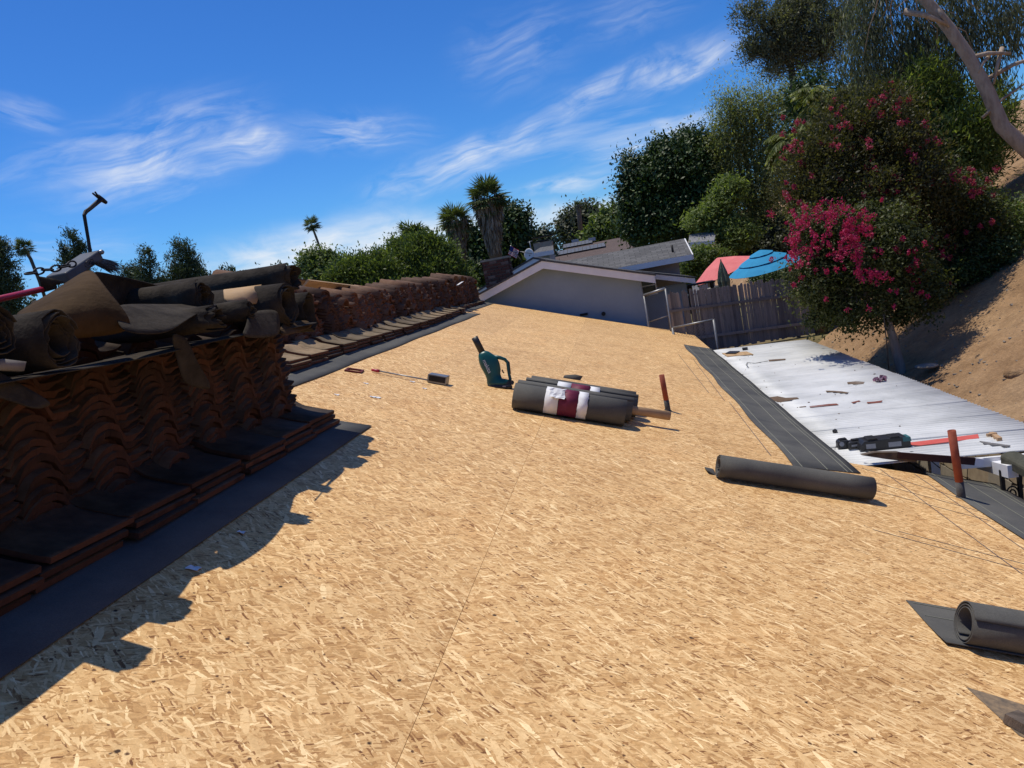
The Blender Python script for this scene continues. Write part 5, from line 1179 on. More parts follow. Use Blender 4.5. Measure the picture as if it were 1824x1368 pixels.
t = small_house('shed', 'small grey roofed building left of the solar house', 'building', 29, (962, 441), (985, 437), (986, 446), (944, 453), SHINGLE_G, STUCCO)
mb = MB(); p = aty(968, 436, 31.5); mb.box(p+Vector((0, 0, -.15)), (.75, .6, .5)); mb.build('stone_chimney', STONE[1], t)
mb = MB(); mb.box(p+Vector((0, 0, .16)), (.5, .5, .05)); mb.box(p+Vector((.05, 0, .32)), (.9, .6, .04)); mb.build('chimney_cap', IRON, t)
t = small_house('outbuilding', 'pale grey shingled roof among the trees behind the hedge', 'building', 36, (1228, 418), (1276, 410), (1272, 429), (1226, 433), SHINGLE_G, STUCCO_W)
for o in t.children:
    if o.name.startswith('roof'): o.data.materials[0] = mat_shingle('pale_shingle', (.19, .19, .20), (.24, .24, .25))
# satellite dish, flag, antenna
ds = thing('satellite_dish', 'white satellite dish in front of the small grey roof', 'dish', aty(943, 455, 28))
mb = MB(); vs = [Vector((0, .04, 0))]; R_ = .22
for i in (1, 2, 3):
    for k in range(14): g_ = 2*math.pi*k/14; vs.append(Vector((R_*i/3*math.cos(g_), .04-.05*(i/3)**2, R_*1.15*i/3*math.sin(g_))))
fs = [(0, 1+k, 1+(k+1) % 14) for k in range(14)]+[(1+i*14+k, 1+(i+1)*14+k, 1+(i+1)*14+(k+1) % 14, 1+i*14+(k+1) % 14) for i in range(2) for k in range(14)]
mb.add(vs, fs, 0, True); o = mb.build('reflector', WHITE_PAINT, ds); solid(o, .015, 0); o.rotation_euler = (0, 0, -.5)
mb = MB(); mb.tube([Vector((.05, .1, -.6)), Vector((.05, .08, 0)), Vector((0, .02, 0))], .03, 8); mb.build('arm', STEEL, ds)
fg_ = thing('flag', 'striped red and white flag with blue canton on a slanted pole', 'flag', aty(917, 449, 27))
p0 = aty(927, 462, 27)-fg_.location; p1 = aty(909, 437, 27)-fg_.location
mb = MB(); mb.tube([p0, p1], .015, 8); mb.build('pole', STEEL, fg_)
FR = mat_n('flag_red', (.42, .02, .03), (.5, .03, .04), 5, .8, 0); FW = mat_n('flag_white', (.7, .7, .7), (.76, .76, .76), 5, .8, 0); FB = mat_n('flag_blue', (.02, .03, .14), (.03, .04, .18), 5, .8, 0)
fl = aty(925, 441, 27)-fg_.location; u_ = (aty(906, 452, 27)-aty(925, 441, 27)); v_ = aty(923, 455, 27)-aty(925, 441, 27)
u_ = aty(925, 446, 27)-aty(910, 438, 27); v_ = aty(905, 453, 27)-aty(910, 438, 27); o_ = aty(910, 438, 27)-fg_.location
for k in range(13):
    mb = MB(); vs = []
    for i in range(9):
        for q in (k/13, (k+1)/13): vs.append(o_+u_*(i/8)+v_*q+Vector((0, .03*math.sin(i*1.3), 0)))
    mb.add(vs, [(2*i, 2*i+2, 2*i+3, 2*i+1) for i in range(8)], 0, True); solid(mb.build('stripe', FW if k % 2 else FR, fg_), .004, 0)
mb = MB(); mb.add([o_+u_*a+v_*b+Vector((0, -.035, 0)) for a, b in ((0, 0), (.4, 0), (.4, .54), (0, .54))], [(0, 1, 2, 3)]); solid(mb.build('canton', FB, fg_), .004, 0)
pn = thing('pennant', 'small yellow green flag hanging beside the striped flag', 'flag', aty(932, 458, 27.2))
mb = MB(); mb.tube([aty(948, 452, 27.2)-pn.location, aty(926, 448, 27.2)-pn.location], .012, 6); mb.build('pole', STEEL, pn)
mb = MB(); mb.prism([aty(927, 450, 27.2)-pn.location, aty(939, 463, 27.2)-pn.location, aty(932, 463, 27.2)-pn.location], (0, .01, 0)); fix_normals(mb.build('cloth', mat_n('flag_yellow', (.42, .36, .04), (.3, .33, .05), 3, .8, 0), pn))
an = thing('antenna', 'thin roof antenna above the small stone chimney', 'antenna', aty(948, 452, 30)); pz = an.location
mb = MB(); mb.tube([aty(948, 452, 30)-pz, aty(943, 430, 30)-pz], .02, 6); mb.build('mast', STEEL, an)
mb = MB(); mb.tube([aty(940, 432, 30)-pz, aty(948, 429, 30)-pz], .015, 6); mb.build('crossbar', STEEL, an)

# ------------------------------------------------------------------ umbrellas and garden furniture
def umbrella(name, label, Y, px, py_rim, rpx, hpx, mat, tiers, pole_len=2.4, tilt=(0, 0), n=8):
    c = aty(px, py_rim, Y); k = mpx(Y); R_ = rpx*k; H_ = hpx*k; t = thing(name, label, 'umbrella', c+Vector((0, 0, -pole_len))); up = pole_len
    rot = Matrix.Rotation(tilt[0], 3, 'Y') @ Matrix.Rotation(tilt[1], 3, 'X')
    for ti in range(tiers):
        f1 = 1-ti/tiers if tiers > 1 else 1; f0 = max(0.02, 1-(ti+1)/tiers-.05) if tiers > 1 else .02; vs = []
        for f in (f0, (f0+f1)/2, f1):
            for q in range(n*2):
                g_ = math.pi*q/n; rr_ = R_*f*(1 if q % 2 == 0 else .955)
                vs.append(rot @ Vector((rr_*math.cos(g_), rr_*math.sin(g_), H_*(1-f)*(1+.25*f)+.05*H_*ti*2-(.03*H_ if q % 2 and f == f1 else 0)))+Vector((0, 0, up)))
        m2 = n*2; mb = MB(); mb.add(vs, [(i*m2+q, i*m2+(q+1) % m2, (i+1)*m2+(q+1) % m2, (i+1)*m2+q) for i in range(2) for q in range(m2)]); solid(mb.build('canopy', mat, t), .008, 0)
    mb = MB(); mb.tube([Vector((0, 0, 0)), rot @ Vector((0, 0, H_))+Vector((0, 0, up))], .022, 8); mb.build('pole', IRON, t)
    for q in range(n):
        g_ = 2*math.pi*q/n; mb = MB(); mb.tube([rot @ Vector((0, 0, H_*.9))+Vector((0, 0, up)), rot @ Vector((R_*.97*math.cos(g_), R_*.97*math.sin(g_), -.02))+Vector((0, 0, up))], .008, 5); mb.build('rib', IRON, t)
    return t
umbrella('parasol', 'blue three tier parasol open above the picket fence', 25, 1361, 476, 60, 25, BLUE, 3, tilt=(-.12, .12))
umbrella('parasol', 'faded pink parasol open beside the blue one', 28.5, 1288, 482, 52, 24, PINK, 1, tilt=(-.30, .1))
cu_ = thing('closed_parasol', 'closed green and cream patterned parasol in front of the pink one', 'umbrella', aty(1291, 513, 24))
STR = bpy.data.materials.new('striped_fabric'); STR.use_nodes = True
nt = STR.node_tree; v = coords(nt, 'Object', (1, 1, 1)); wv = nt.nodes.new('ShaderNodeTexWave'); wv.inputs['Scale'].default_value = 5; wv.inputs['Distortion'].default_value = 6; nt.links.new(v, wv.inputs[0])
nt.links.new(ramp(nt, wv.outputs['Color'], [(.3, (.05, .09, .07)), (.55, (.36, .32, .22)), (.8, (.08, .13, .11))]), nt.nodes['Principled BSDF'].inputs['Base Color'])
vs = []; seg = 16; top = aty(1292, 464, 24)-cu_.location; ln = top.length
for i, (f, r_) in enumerate(((0, .15), (.25, .17), (.6, .12), (.85, .06), (1, .015))):
    for q in range(seg):
        g_ = 2*math.pi*q/seg; rr_ = r_*(1.15 if q % 2 else .8); vs.append(Vector((rr_*math.cos(g_), rr_*math.sin(g_), ln*f)))
mb = MB(); mb.add(vs, [(i*seg+q, i*seg+(q+1) % seg, (i+1)*seg+(q+1) % seg, (i+1)*seg+q) for i in range(4) for q in range(seg)]); mb.build('folded_canopy', STR, cu_)
mb = MB(); mb.tube([Vector((0, 0, -1.2)), Vector((0, 0, ln+.05))], .02, 8); mb.build('pole', IRON, cu_)
bb = thing('barbecue', 'black barbecue with lid under the pink parasol', 'barbecue', aty(1276, 524, 24.5)); mb = MB()
mb.tube([Vector((-.30, 0, .06)), Vector((-.2, 0, .12)), Vector((0, 0, .14)), Vector((.2, 0, .12)), Vector((.30, 0, .06))], .13, 10); mb.build('lid', BLACK, bb)
mb = MB(); mb.box((0, 0, -.35), (.8, .45, .7)); mb.build('cabinet', BLACK, bb)
mb = MB(); mb.box((-.65, 0, .12), (.4, .4, .04)); mb.build('side_shelf', mat_n('blue_grey', (.12, .16, .22), (.16, .2, .26), 5, .5, 0), bb)
tb = thing('patio_table', 'dark patio table next to the grey wing wall', 'table', aty(1248, 512, 22.6)); mb = MB(); mb.box((0, 0, .12), (.75, .6, .04)); mb.build('tabletop', IRON, tb)
for dx in (-.32, .32):
    for dy in (-.22, .22): mb = MB(); mb.box((dx, dy, -.42), (.05, .05, 1.03)); mb.build('leg', IRON, tb)

# ------------------------------------------------------------------ vegetation
def leaves_mesh(name, C, D, Nn, L_, Wd, tint, mats, midx=None):
    n = len(C); D = D/np.linalg.norm(D, axis=1, keepdims=True); S = np.cross(D, Nn); S /= (np.linalg.norm(S, axis=1, keepdims=True)+1e-9)
    L_ = np.asarray(L_).reshape(-1, 1)/2; Wd = np.asarray(Wd).reshape(-1, 1)/2
    V = np.empty((n, 4, 3), np.float32); V[:, 0] = C-D*L_; V[:, 1] = C+S*Wd; V[:, 2] = C+D*L_; V[:, 3] = C-S*Wd
    me = bpy.data.meshes.new(name); me.vertices.add(4*n); me.vertices.foreach_set('co', V.ravel()); me.loops.add(4*n); me.loops.foreach_set('vertex_index', np.arange(4*n, dtype=np.int32))
    me.polygons.add(n); me.polygons.foreach_set('loop_start', np.arange(0, 4*n, 4, dtype=np.int32)); me.polygons.foreach_set('loop_total', np.full(n, 4, np.int32))
    for m in (mats if isinstance(mats, list) else [mats]): me.materials.append(m)
    if midx is not None: me.polygons.foreach_set('material_index', midx.astype(np.int32))
    a = me.attributes.new('tint', 'FLOAT', 'FACE'); a.data.foreach_set('value', tint.astype(np.float32)); me.update(calc_edges=True); return me
def rnd_dirs(n):
    v = RNG.normal(size=(n, 3)); return v/np.linalg.norm(v, axis=1, keepdims=True)
def crown_points(lobes, n, clump_r, per=60, shell=.55, flat=1.0):
    vol = np.array([max(1e-6, l[1][0]*l[1][2]) for l in lobes]); vol /= vol.sum(); pts = []; tint = []; outs = []; cl = []
    ncl = max(len(lobes), n//per); cnt = RNG.multinomial(ncl, vol)
    for (c, r), m in zip(lobes, cnt):
        if m == 0: continue
        d = rnd_dirs(m); rad = shell+(1-shell)*RNG.random(m)**.6; rad[RNG.random(m) < .22] *= RNG.random()
        cc = np.array(c)+d*rad[:, None]*np.array(r)
        for q in range(m):
            cl.append((cc[q], d[q]))
    k = n//len(cl)+1; P = []; O = []; T = []; K = []
    for c, d in cl:
        s = clump_r*(.6+.8*RNG.random()); p = c+RNG.normal(size=(k, 3))*np.array([s, s, s*flat])*.55
        P.append(p); K.append((p-c)/(s*.55)); O.append(np.repeat(d[None], k, 0)); t0 = RNG.random()*.55+.1; T.append(np.clip(t0+RNG.normal(size=k)*.18, 0, 1))
    return np.concatenate(P), np.concatenate(O), np.concatenate(T), (cl, np.concatenate(K))
def limb_mb(mb, a, b, r0, r1, seed, n=5, sag=.1):
    rr = random.Random(seed); a, b = Vector(a), Vector(b); L_ = (b-a).length; pts = []
    for i in range(n+1):
        t = i/n; p = a.lerp(b, t)
        if 0 < i < n: p = p+Vector((rr.gauss(0, 1), rr.gauss(0, 1), rr.gauss(0, .5)))*L_*.035+Vector((0, 0, math.sin(t*math.pi)*sag*L_*.3))
        pts.append(p)
    mb.tube(pts, [r0+(r1-r0)*i/n for i in range(n+1)], 7)
def tree(name, label, cat, Y, lobes_px, n, leaf, mat, trunk=None, trunk_r=.15, bark=BARK_GREY, mode='random', limb=.5, clump=.25, per=60, shell=.55, depth=1.0, group=None, flowers=None, twigs=14, zbase=None, seed=1, flat=1.0, wid=.5, dy=0.0):
    k = mpx(Y); lobes = []
    rr = random.Random(seed)
    for (px, py, rx, ry) in lobes_px:
        dq = rr.uniform(-.35, .35)*rx*k*1.2+dy; lobes.append((aty(px, py, Y+dq), (rx*k, rx*k*depth, ry*k)))
    cx_ = sum(l[0].x for l in lobes)/len(lobes)
    if trunk is None:
        bx = cx_; zb = zbase if zbase is not None else gz(bx, Y); low = min(lobes, key=lambda l: l[0].z); tp = [Vector((bx, Y, zb-.2)), Vector((bx+.05, Y, zb+(low[0].z-zb)*.5)), Vector((bx, Y, max(zb+.3, low[0].z)))]
    else: tp = [Vector(p) for p in trunk]
    root = thing(name, label, cat, tp[0], group); o0 = tp[0]
    mb = MB(); m = len(tp); mb.tube([p-o0 for p in tp], [trunk_r*(1-.45*i/(m-1)) for i in range(m)], 12)
    P, O, T, (cl, K) = crown_points([(np.array(c), np.array(r)) for c, r in lobes], n, clump, per, shell, flat)
    for i, (c, r) in enumerate(lobes): limb_mb(mb, tp[-1]-o0, c-o0, trunk_r*limb, trunk_r*limb*.3, seed*31+i)
    for i in range(min(twigs, len(cl))):
        c = Vector(cl[rr.randrange(len(cl))][0]); near = min(lobes, key=lambda l: (l[0]-c).length); limb_mb(mb, near[0]-o0, c-o0, trunk_r*.16, trunk_r*.03, seed*77+i, 3)
    mb.build('trunk', bark, root)
    nn = len(P); R_ = rnd_dirs(nn); up = np.array([0, 0, 1.0])
    if mode == 'droop': D = R_*.45+np.array([0, 0, -1.0])+O*.2; Nn = rnd_dirs(nn)+K*.3
    elif mode == 'weep': D = R_*.8+np.array([0, 0, -.6])+O*.2; Nn = R_[::-1]*.7+up*.8+K*.5
    elif mode == 'up': D = R_*.8+np.array([0, 0, .55])+K*.5; Nn = rnd_dirs(nn)*.8+up*.4+K*.3
    elif mode == 'pine': D = R_*.8+O*.6+np.array([0, 0, .5]); Nn = rnd_dirs(nn)
    else: D = R_+O*.35-np.array([0, 0, .15]); Nn = R_[::-1]*.6+up*.75+K*.55
    ln = leaf*(.65+.7*RNG.random(nn)); T = np.clip(T+.12*O[:, 2]*0, 0, 1)
    me = leaves_mesh('crown', P-np.array(o0), D, Nn, ln, ln*wid*(.8+.4*RNG.random(nn)), T, mat)
    link(bpy.data.objects.new('crown', me), root)
    if flowers:
        fm_, spots, fn, fr, fs = flowers; FP = []; FT = []
        for (px, py, rp, dyy) in spots:
            c = np.array(aty(px, py, Y+dyy)); q = fn; FP.append(c+RNG.normal(size=(q, 3))*rp*k*np.array([.42, .42, .5])); FT.append(np.clip(RNG.random()*.5+RNG.random(q)*.5, 0, 1))
        FP = np.concatenate(FP); FT = np.concatenate(FT); q = len(FP)
        me = leaves_mesh('blossom', FP-np.array(o0), rnd_dirs(q), rnd_dirs(q), fs*(.6+.8*RNG.random(q)), fs*.8*(.6+.8*RNG.random(q)), FT, fm_)
        link(bpy.data.objects.new('blossom', me), root)
    return root
LF_BRIGHT = mat_leaf('leaf_bright', (.045, .075, .014), (.27, .33, .095), .35)
LF_DARK = mat_leaf('leaf_dark', (.016, .036, .009), (.085, .14, .032), .18)
LF_MID = mat_leaf('leaf_mid', (.045, .075, .017), (.25, .31, .08), 0.42)
LF_PEPPER = mat_leaf('leaf_pepper', (.11, .125, .05), (.40, .43, .20), .6)
LF_EUC = mat_leaf('leaf_grey', (.05, .06, .036), (.24, .26, .15), 0.37)
LF_MEL = mat_leaf('leaf_olive', (.055, .060, .036), (.27, .28, .17), .4)
LF_PINE = mat_leaf('leaf_pine', (.026, .044, .020), (.10, .13, .055), .2)
LF_GREY = mat_leaf('leaf_dusty', (.05, .06, .036), (.12, .13, .075), 0.37)
LF_CRAPE = mat_leaf('leaf_crape', (.022, .036, .011), (.15, .165, .05), 0.40)
LF_CRAPE_R = mat_leaf('leaf_crape_red', (.030, .034, .012), (.155, .145, .05), 0.40)
LF_FEATH = mat_leaf('leaf_feathery', (.08, .12, .03), (.30, .37, .11), .5)
LF_PALM = mat_leaf('leaf_palm', (.035, .058, .015), (.20, .24, .09), .25)
LF_QUEEN = mat_leaf('leaf_queen', (.10, .13, .03), (.36, .38, .12), .4)
LF_DEAD = mat_leaf('leaf_dead', (.12, .09, .06), (.36, .29, .215), .15)
BLOSSOM = mat_leaf('blossom', (.25, .005, .055), (.56, .030, .14), .3)
B2 = mat_leaf('blossom_faded', (.24, .012, .055), (.48, .07, .14), .3)

# front crape myrtle
fr_spots = []
rr = random.Random(2)
def scatter(cx, cy, rx, ry, n, r0, r1, dy0=-.8, dy1=.1):
    return [(cx+rr.gauss(0, .72)*rx, cy+rr.gauss(0, .72)*ry, rr.uniform(r0, r1)*.62, rr.uniform(dy0, dy1)) for _ in range(int(n*1.7))]
sp = scatter(1462, 384, 34, 20, 20, 7, 12, -.9, -.3)+scatter(1526, 402, 24, 30, 20, 7, 12, -1.0, -.6)+scatter(1512, 440, 18, 22, 18, 7, 11, -1.0, -.6)+scatter(1418, 420, 12, 26, 13, 7, 11)+scatter(1420, 462, 14, 20, 11, 6, 10)+scatter(1450, 452, 14, 12, 6, 6, 9)+scatter(1556, 492, 14, 9, 7, 7, 10, -1.1, -.8)+scatter(1532, 480, 8, 20, 6, 6, 9, -1.1, -.8)+scatter(1632, 470, 14, 30, 7, 6, 10)+scatter(1640, 520, 14, 14, 4, 5, 8)+scatter(1545, 460, 80, 70, 22, 5, 8, -1.1, -.5)+scatter(1470, 430, 40, 40, 8, 5, 8, -1.0, -.4)+scatter(1425, 392, 14, 10, 5, 5, 8)
Yc = 12.0; tb_ = aty(1611, 690, Yc)
tree('crape_myrtle', 'crape myrtle with bright magenta blossom beside the white patio roof', 'tree', Yc, [(1495, 410, 55, 40), (1545, 465, 78, 55), (1605, 495, 60, 50), (1464, 470, 48, 48), (1540, 530, 88, 34), (1470, 520, 48, 38), (1590, 420, 52, 52), (1446, 415, 30, 36), (1640, 535, 34, 26), (1490, 560, 46, 20), (1560, 565, 40, 14), (1545, 385, 14, 30), (1585, 372, 12, 28), (1605, 380, 10, 26), (1432, 500, 18, 30), (1660, 505, 18, 18), (1455, 572, 24, 12), (1520, 572, 20, 10), (1610, 560, 22, 14)],
     50000, .052, LF_CRAPE, trunk=[tb_-Vector((0, 0, .3)), aty(1603, 650, Yc), aty(1590, 600, Yc), aty(1577, 558, Yc), aty(1560, 510, Yc)], trunk_r=.078, clump=.19, per=150, flowers=(BLOSSOM, sp, 30, 0, .028), seed=3)
sp = scatter(1500, 200, 16, 20, 4, 7, 12)+scatter(1570, 185, 28, 26, 12, 6, 11)+scatter(1520, 235, 70, 30, 12, 5, 9)+scatter(1540, 300, 90, 80, 26, 5, 9, -1.1, -.3)+scatter(1430, 260, 30, 30, 7, 4, 8)+scatter(1415, 330, 20, 40, 7, 5, 9)+scatter(1645, 245, 12, 10, 4, 6, 9)+scatter(1490, 300, 30, 20, 5, 5, 8)+scatter(1575, 345, 35, 16, 10, 5, 9)+scatter(1600, 290, 60, 60, 6, 4, 6)+scatter(1415, 370, 20, 12, 4, 5, 8)+scatter(1410, 260, 8, 4, 2, 6, 8)
tree('crape_myrtle', 'tallest crape myrtle with scattered blossom behind the front one', 'tree', 13.4, [(1500, 265, 70, 60), (1570, 235, 62, 55), (1445, 310, 52, 52), (1535, 330, 100, 55), (1615, 300, 62, 72), (1425, 350, 35, 45), (1640, 380, 62, 58), (1500, 205, 30, 28), (1575, 190, 30, 26), (1480, 380, 60, 40), (1560, 185, 10, 26), (1590, 178, 9, 24), (1500, 190, 9, 24), (1470, 215, 8, 22), (1625, 215, 9, 26)],
     64000, .055, [LF_CRAPE_R][0], clump=.22, per=130, trunk=[aty(1668, 600, 13.4)-Vector((0, 0, .3)), aty(1640, 520, 13.4), aty(1600, 420, 13.4), aty(1570, 380, 13.4)], trunk_r=.06, flowers=(B2, sp, 48, 0, .03), seed=4, mode='up')
sp = scatter(1725, 325, 45, 16, 14, 6, 10)+scatter(1690, 450, 30, 40, 8, 5, 8)+scatter(1735, 345, 30, 14, 6, 5, 8)+scatter(1700, 400, 40, 30, 5, 4, 7)+scatter(1752, 395, 10, 10, 2, 6, 8)
tree('crape_myrtle', 'low crape myrtle by the hedge on the right slope', 'tree', 13.7, [(1700, 360, 55, 42), (1740, 390, 50, 45), (1680, 440, 45, 60), (1725, 450, 55, 42), (1660, 500, 40, 40)], 30000, .055, LF_CRAPE, clump=.2, trunk_r=.07, flowers=(B2, sp, 55, 0, .03), seed=5)
tree('hedge_shrub', 'dark green hedge shrub at the right edge below the sleeper wall', 'shrub', 14.2, [(1790, 392, 52, 30), (1825, 425, 50, 42), (1775, 432, 45, 38), (1840, 392, 50, 28)], 26000, .05, LF_MID, clump=.18, trunk_r=.06, seed=6)
tree('hedge_shrub', 'dark shrub at the foot of the hedge on the slope', 'shrub', 13.6, [(1720, 475, 42, 26), (1770, 455, 40, 24)], 9000, .05, LF_DARK, clump=.16, trunk_r=.05, seed=7)
tree('bamboo', 'tall light green leafy thicket behind the leaning trunk', 'bamboo', 17.5, [(1720, 235, 72, 75), (1660, 205, 45, 55), (1690, 300, 58, 48), (1735, 275, 30, 34), (1640, 160, 40, 40)], 34000, .12, LF_MID, mode='up', clump=.3, trunk_r=.06, wid=.22, seed=8)
# pepper and other trees on the right
tree('pepper_tree', 'drooping grey green pepper tree in the middle of the right hillside', 'tree', 41, [(1335, 195, 40, 24), (1305, 215, 30, 26), (1370, 205, 34, 30), (1320, 255, 40, 28), (1285, 265, 22, 34), (1365, 270, 36, 34), (1305, 315, 34, 34), (1350, 335, 40, 34), (1385, 320, 30, 40), (1325, 380, 36, 34), (1360, 410, 36, 40), (1300, 180, 22, 14), (1400, 180, 26, 22)], 60000, .16, LF_PEPPER, mode='weep', clump=.6, per=110, wid=.26, trunk_r=.3, bark=BARK_DARK, seed=9, flat=1.8)
tree('melaleuca', 'tall sparse dark tree against the sky at the top right', 'tree', 31, [(1420, 45, 66, 46), (1370, 55, 44, 42), (1465, 90, 46, 46), (1335, 22, 30, 20), (1400, 105, 46, 28), (1345, 85, 26, 12), (1440, 0, 50, 30), (1500, 40, 40, 40), (1335, 100, 14, 8)], 42000, .12, LF_MEL, mode='up', clump=.34, per=80, wid=.3, trunk_r=.22, bark=BARK_DARK, twigs=110, shell=.3, seed=10)
Ye_ = 16
trk = [Vector((9.6, Ye_, hill_z(9.6, Ye_)-.2)), aty(1860, 300, Ye_), aty(1824, 262, Ye_), aty(1785, 225, Ye_), aty(1760, 165, Ye_), aty(1728, 105, Ye_), aty(1690, 50, Ye_), aty(1645, -5, Ye_), aty(1590, -60, Ye_)]
eu = tree('eucalyptus', 'leaning eucalyptus with pale peeling trunk at the top right corner', 'tree', Ye_, [(1560, 60, 52, 58), (1640, 70, 52, 62), (1600, 130, 55, 42), (1720, 60, 46, 46), (1790, 40, 46, 50), (1775, 150, 22, 44), (1530, 120, 36, 50), (1680, 140, 44, 44), (1560, -30, 80, 40), (1700, -30, 80, 40)], 26000, .15, LF_EUC, mode='droop', trunk=trk, trunk_r=.155, bark=BARK_EUC, clump=.3, per=42, wid=.14, twigs=26, shell=.2, seed=11, flat=2.0, dy=1.9, limb=.09)
for (a, b, r_) in (((1800, 95), (1720, 105), .05), ((1850, 100), (1760, 140), .045), ((1770, 150), (1785, 85), .04), ((1742, 130), (1762, 100), .035), ((1690, 48), (1660, 10), .05), ((1690, 45), (1610, 20), .06), ((1824, 150), (1750, 210), .03)):
    mb = MB(); mb.tube([aty(*b, Ye_)-eu.location, aty((a[0]+b[0])/2, (a[1]+b[1])/2-5, Ye_-.1)-eu.location, aty(*a, Ye_-.1)-eu.location], [r_, r_*.8, r_*.5], 8); mb.build('branch', BARK_EUC, eu)
tree('hill_tree', 'dark leafy tree filling the gap below the eucalyptus crown', 'tree', 24, [(1450, 170, 40, 34), (1530, 190, 50, 46), (1600, 190, 50, 60), (1670, 210, 40, 50), (1560, 260, 70, 50), (1450, 250, 46, 60)], 30000, .14, LF_DARK, clump=.4, per=80, wid=.4, trunk_r=.2, bark=BARK_DARK, seed=51)
tree('ficus', 'big dense dark green ficus behind the grey shingled wing', 'tree', 42, [(1195, 315, 62, 52), (1160, 365, 50, 42), (1232, 295, 44, 44), (1250, 360, 42, 56), (1133, 335, 22, 32), (1200, 385, 62, 34), (1128, 300, 16, 18), (1222, 258, 22, 18), (1180, 275, 26, 22), (1150, 400, 40, 26), (1262, 255, 16, 14)], 80000, .2, LF_DARK, clump=.55, per=130, wid=.5, trunk_r=.5, bark=BARK_DARK, shell=.75, seed=12)
tree('silk_tree', 'light green feathery tree in front of the dark ficus', 'tree', 38, [(1252, 388, 24, 16), (1282, 365, 22, 22), (1285, 405, 32, 22), (1300, 340, 20, 24), (1240, 400, 14, 8), (1310, 420, 30, 24)], 20000, .19, LF_FEATH, clump=.42, per=40, wid=.35, trunk_r=.12, seed=13, flat=.5)
tree('round_bush', 'clipped dark bush beside the grey wing wall', 'shrub', 33, [(1255, 465, 34, 24), (1235, 480, 22, 20), (1280, 470, 22, 20)], 14000, .12, LF_MID, clump=.25, trunk_r=.08, shell=.8, seed=14)
tree('dusty_bush', 'grey green bush behind the two parasols', 'shrub', 40, [(1330, 435, 36, 20), (1375, 440, 34, 26), (1400, 420, 30, 30)], 16000, .2, LF_GREY, clump=.4, trunk_r=.1, seed=15)
tree('low_bush', 'dark low bush under the blue parasol behind the fence', 'shrub', 33, [(1375, 492, 40, 9), (1415, 484, 24, 12)], 8000, .1, LF_DARK, clump=.22, trunk_r=.05, seed=16)
tree('dusty_tree', 'olive tree between the solar house and the dark ficus', 'tree', 125, [(1085, 402, 24, 18), (1110, 385, 18, 22), (1070, 418, 24, 12), (1110, 415, 26, 14)], 14000, .7, LF_MID, clump=1.5, per=40, trunk_r=.4, seed=17)
tree('dusty_tree', 'grey green tree behind the solar house roof', 'tree', 135, [(1040, 392, 26, 20), (1012, 405, 17, 15), (1062, 405, 20, 18), (1040, 415, 30, 10)], 14000, .7, LF_GREY, clump=1.6, per=34, trunk_r=.4, seed=18)
tree('dusty_tree', 'small distant tree between the chimney cap and the tall palm', 'tree', 85, [(965, 428, 16, 10), (960, 445, 20, 10)], 6000, .5, LF_PINE, clump=.9, trunk_r=.3, seed=19)
tree('magnolia', 'dark glossy tree around the tall palm', 'tree', 45, [(920, 398, 20, 28), (900, 425, 26, 24), (930, 430, 14, 22), (848, 450, 30, 24), (860, 480, 30, 22), (905, 462, 28, 20), (838, 420, 14, 16)], 26000, .26, LF_DARK, clump=.5, trunk_r=.3, bark=BARK_DARK, seed=20)
# bright leafy trees beyond the far tile pile
tree('leafy_tree', 'bright green leafy tree left of the brick chimney', 'tree', 26, [(730, 462, 30, 22), (768, 452, 24, 20), (706, 485, 26, 20), (790, 478, 30, 22), (750, 490, 42, 24), (818, 498, 22, 18), (705, 445, 9, 16), (722, 436, 6, 12), (745, 434, 8, 14), (775, 436, 7, 14), (760, 428, 5, 10), (800, 452, 8, 16), (690, 470, 8, 16)], 62000, .105, LF_BRIGHT, mode='up', clump=.3, per=130, trunk_r=.14, seed=21, wid=.45)
tree('leafy_tree', 'bright green leafy tree above the tan plank', 'tree', 25, [(645, 488, 34, 20), (680, 482, 22, 18), (612, 492, 26, 18), (660, 510, 40, 18), (672, 464, 6, 14), (652, 470, 6, 12), (630, 474, 6, 12), (690, 520, 40, 16)], 46000, .105, LF_BRIGHT, mode='up', clump=.28, per=130, trunk_r=.12, seed=22, wid=.45)
tree('leafy_tree', 'darker broad tree right of the topmost old felt roll', 'tree', 31, [(556, 464, 17, 9), (585, 468, 18, 12), (570, 485, 28, 16), (600, 490, 18, 14)], 18000, .17, LF_MID, clump=.34, per=50, trunk_r=.16, seed=23)
# conifers on the left
def conifer(label, Y, lobes, n, seed, leaf=.32, clump=.44):
    lo = sorted(lobes, key=lambda q: -q[1])[:2]; lobes = lobes+[(q[0]+4, q[1]+d_, q[2]*(1.1+d_*.006), q[3]*1.2) for q in lo for d_ in (22, 48)]; n = int(n*1.5)
    return tree('pine_tree', label, 'tree', Y, lobes, int(n*.62), leaf, LF_PINE, mode='pine', clump=clump, per=46, wid=.2, trunk_r=.25, bark=BARK_DARK, seed=seed, shell=.35, twigs=40, group='pines on the left skyline')
conifer('dark pine cut by the left edge of the picture', 52, [(-4, 440, 18, 22), (2, 470, 26, 22), (-5, 500, 34, 24), (28, 492, 13, 9), (10, 520, 22, 12), (-20, 460, 30, 40)], 18000, 30)
conifer('rounded pine directly behind the broom bracket', 58, [(126, 421, 14, 9), (113, 445, 9, 9), (140, 441, 15, 12), (128, 462, 19, 13), (145, 470, 16, 16), (122, 480, 18, 10)], 11000, 31)
conifer('pair forming pine left of the tallest pine', 62, [(262, 447, 13, 10), (266, 470, 17, 16), (258, 490, 20, 14), (275, 500, 20, 12)], 9000, 32)
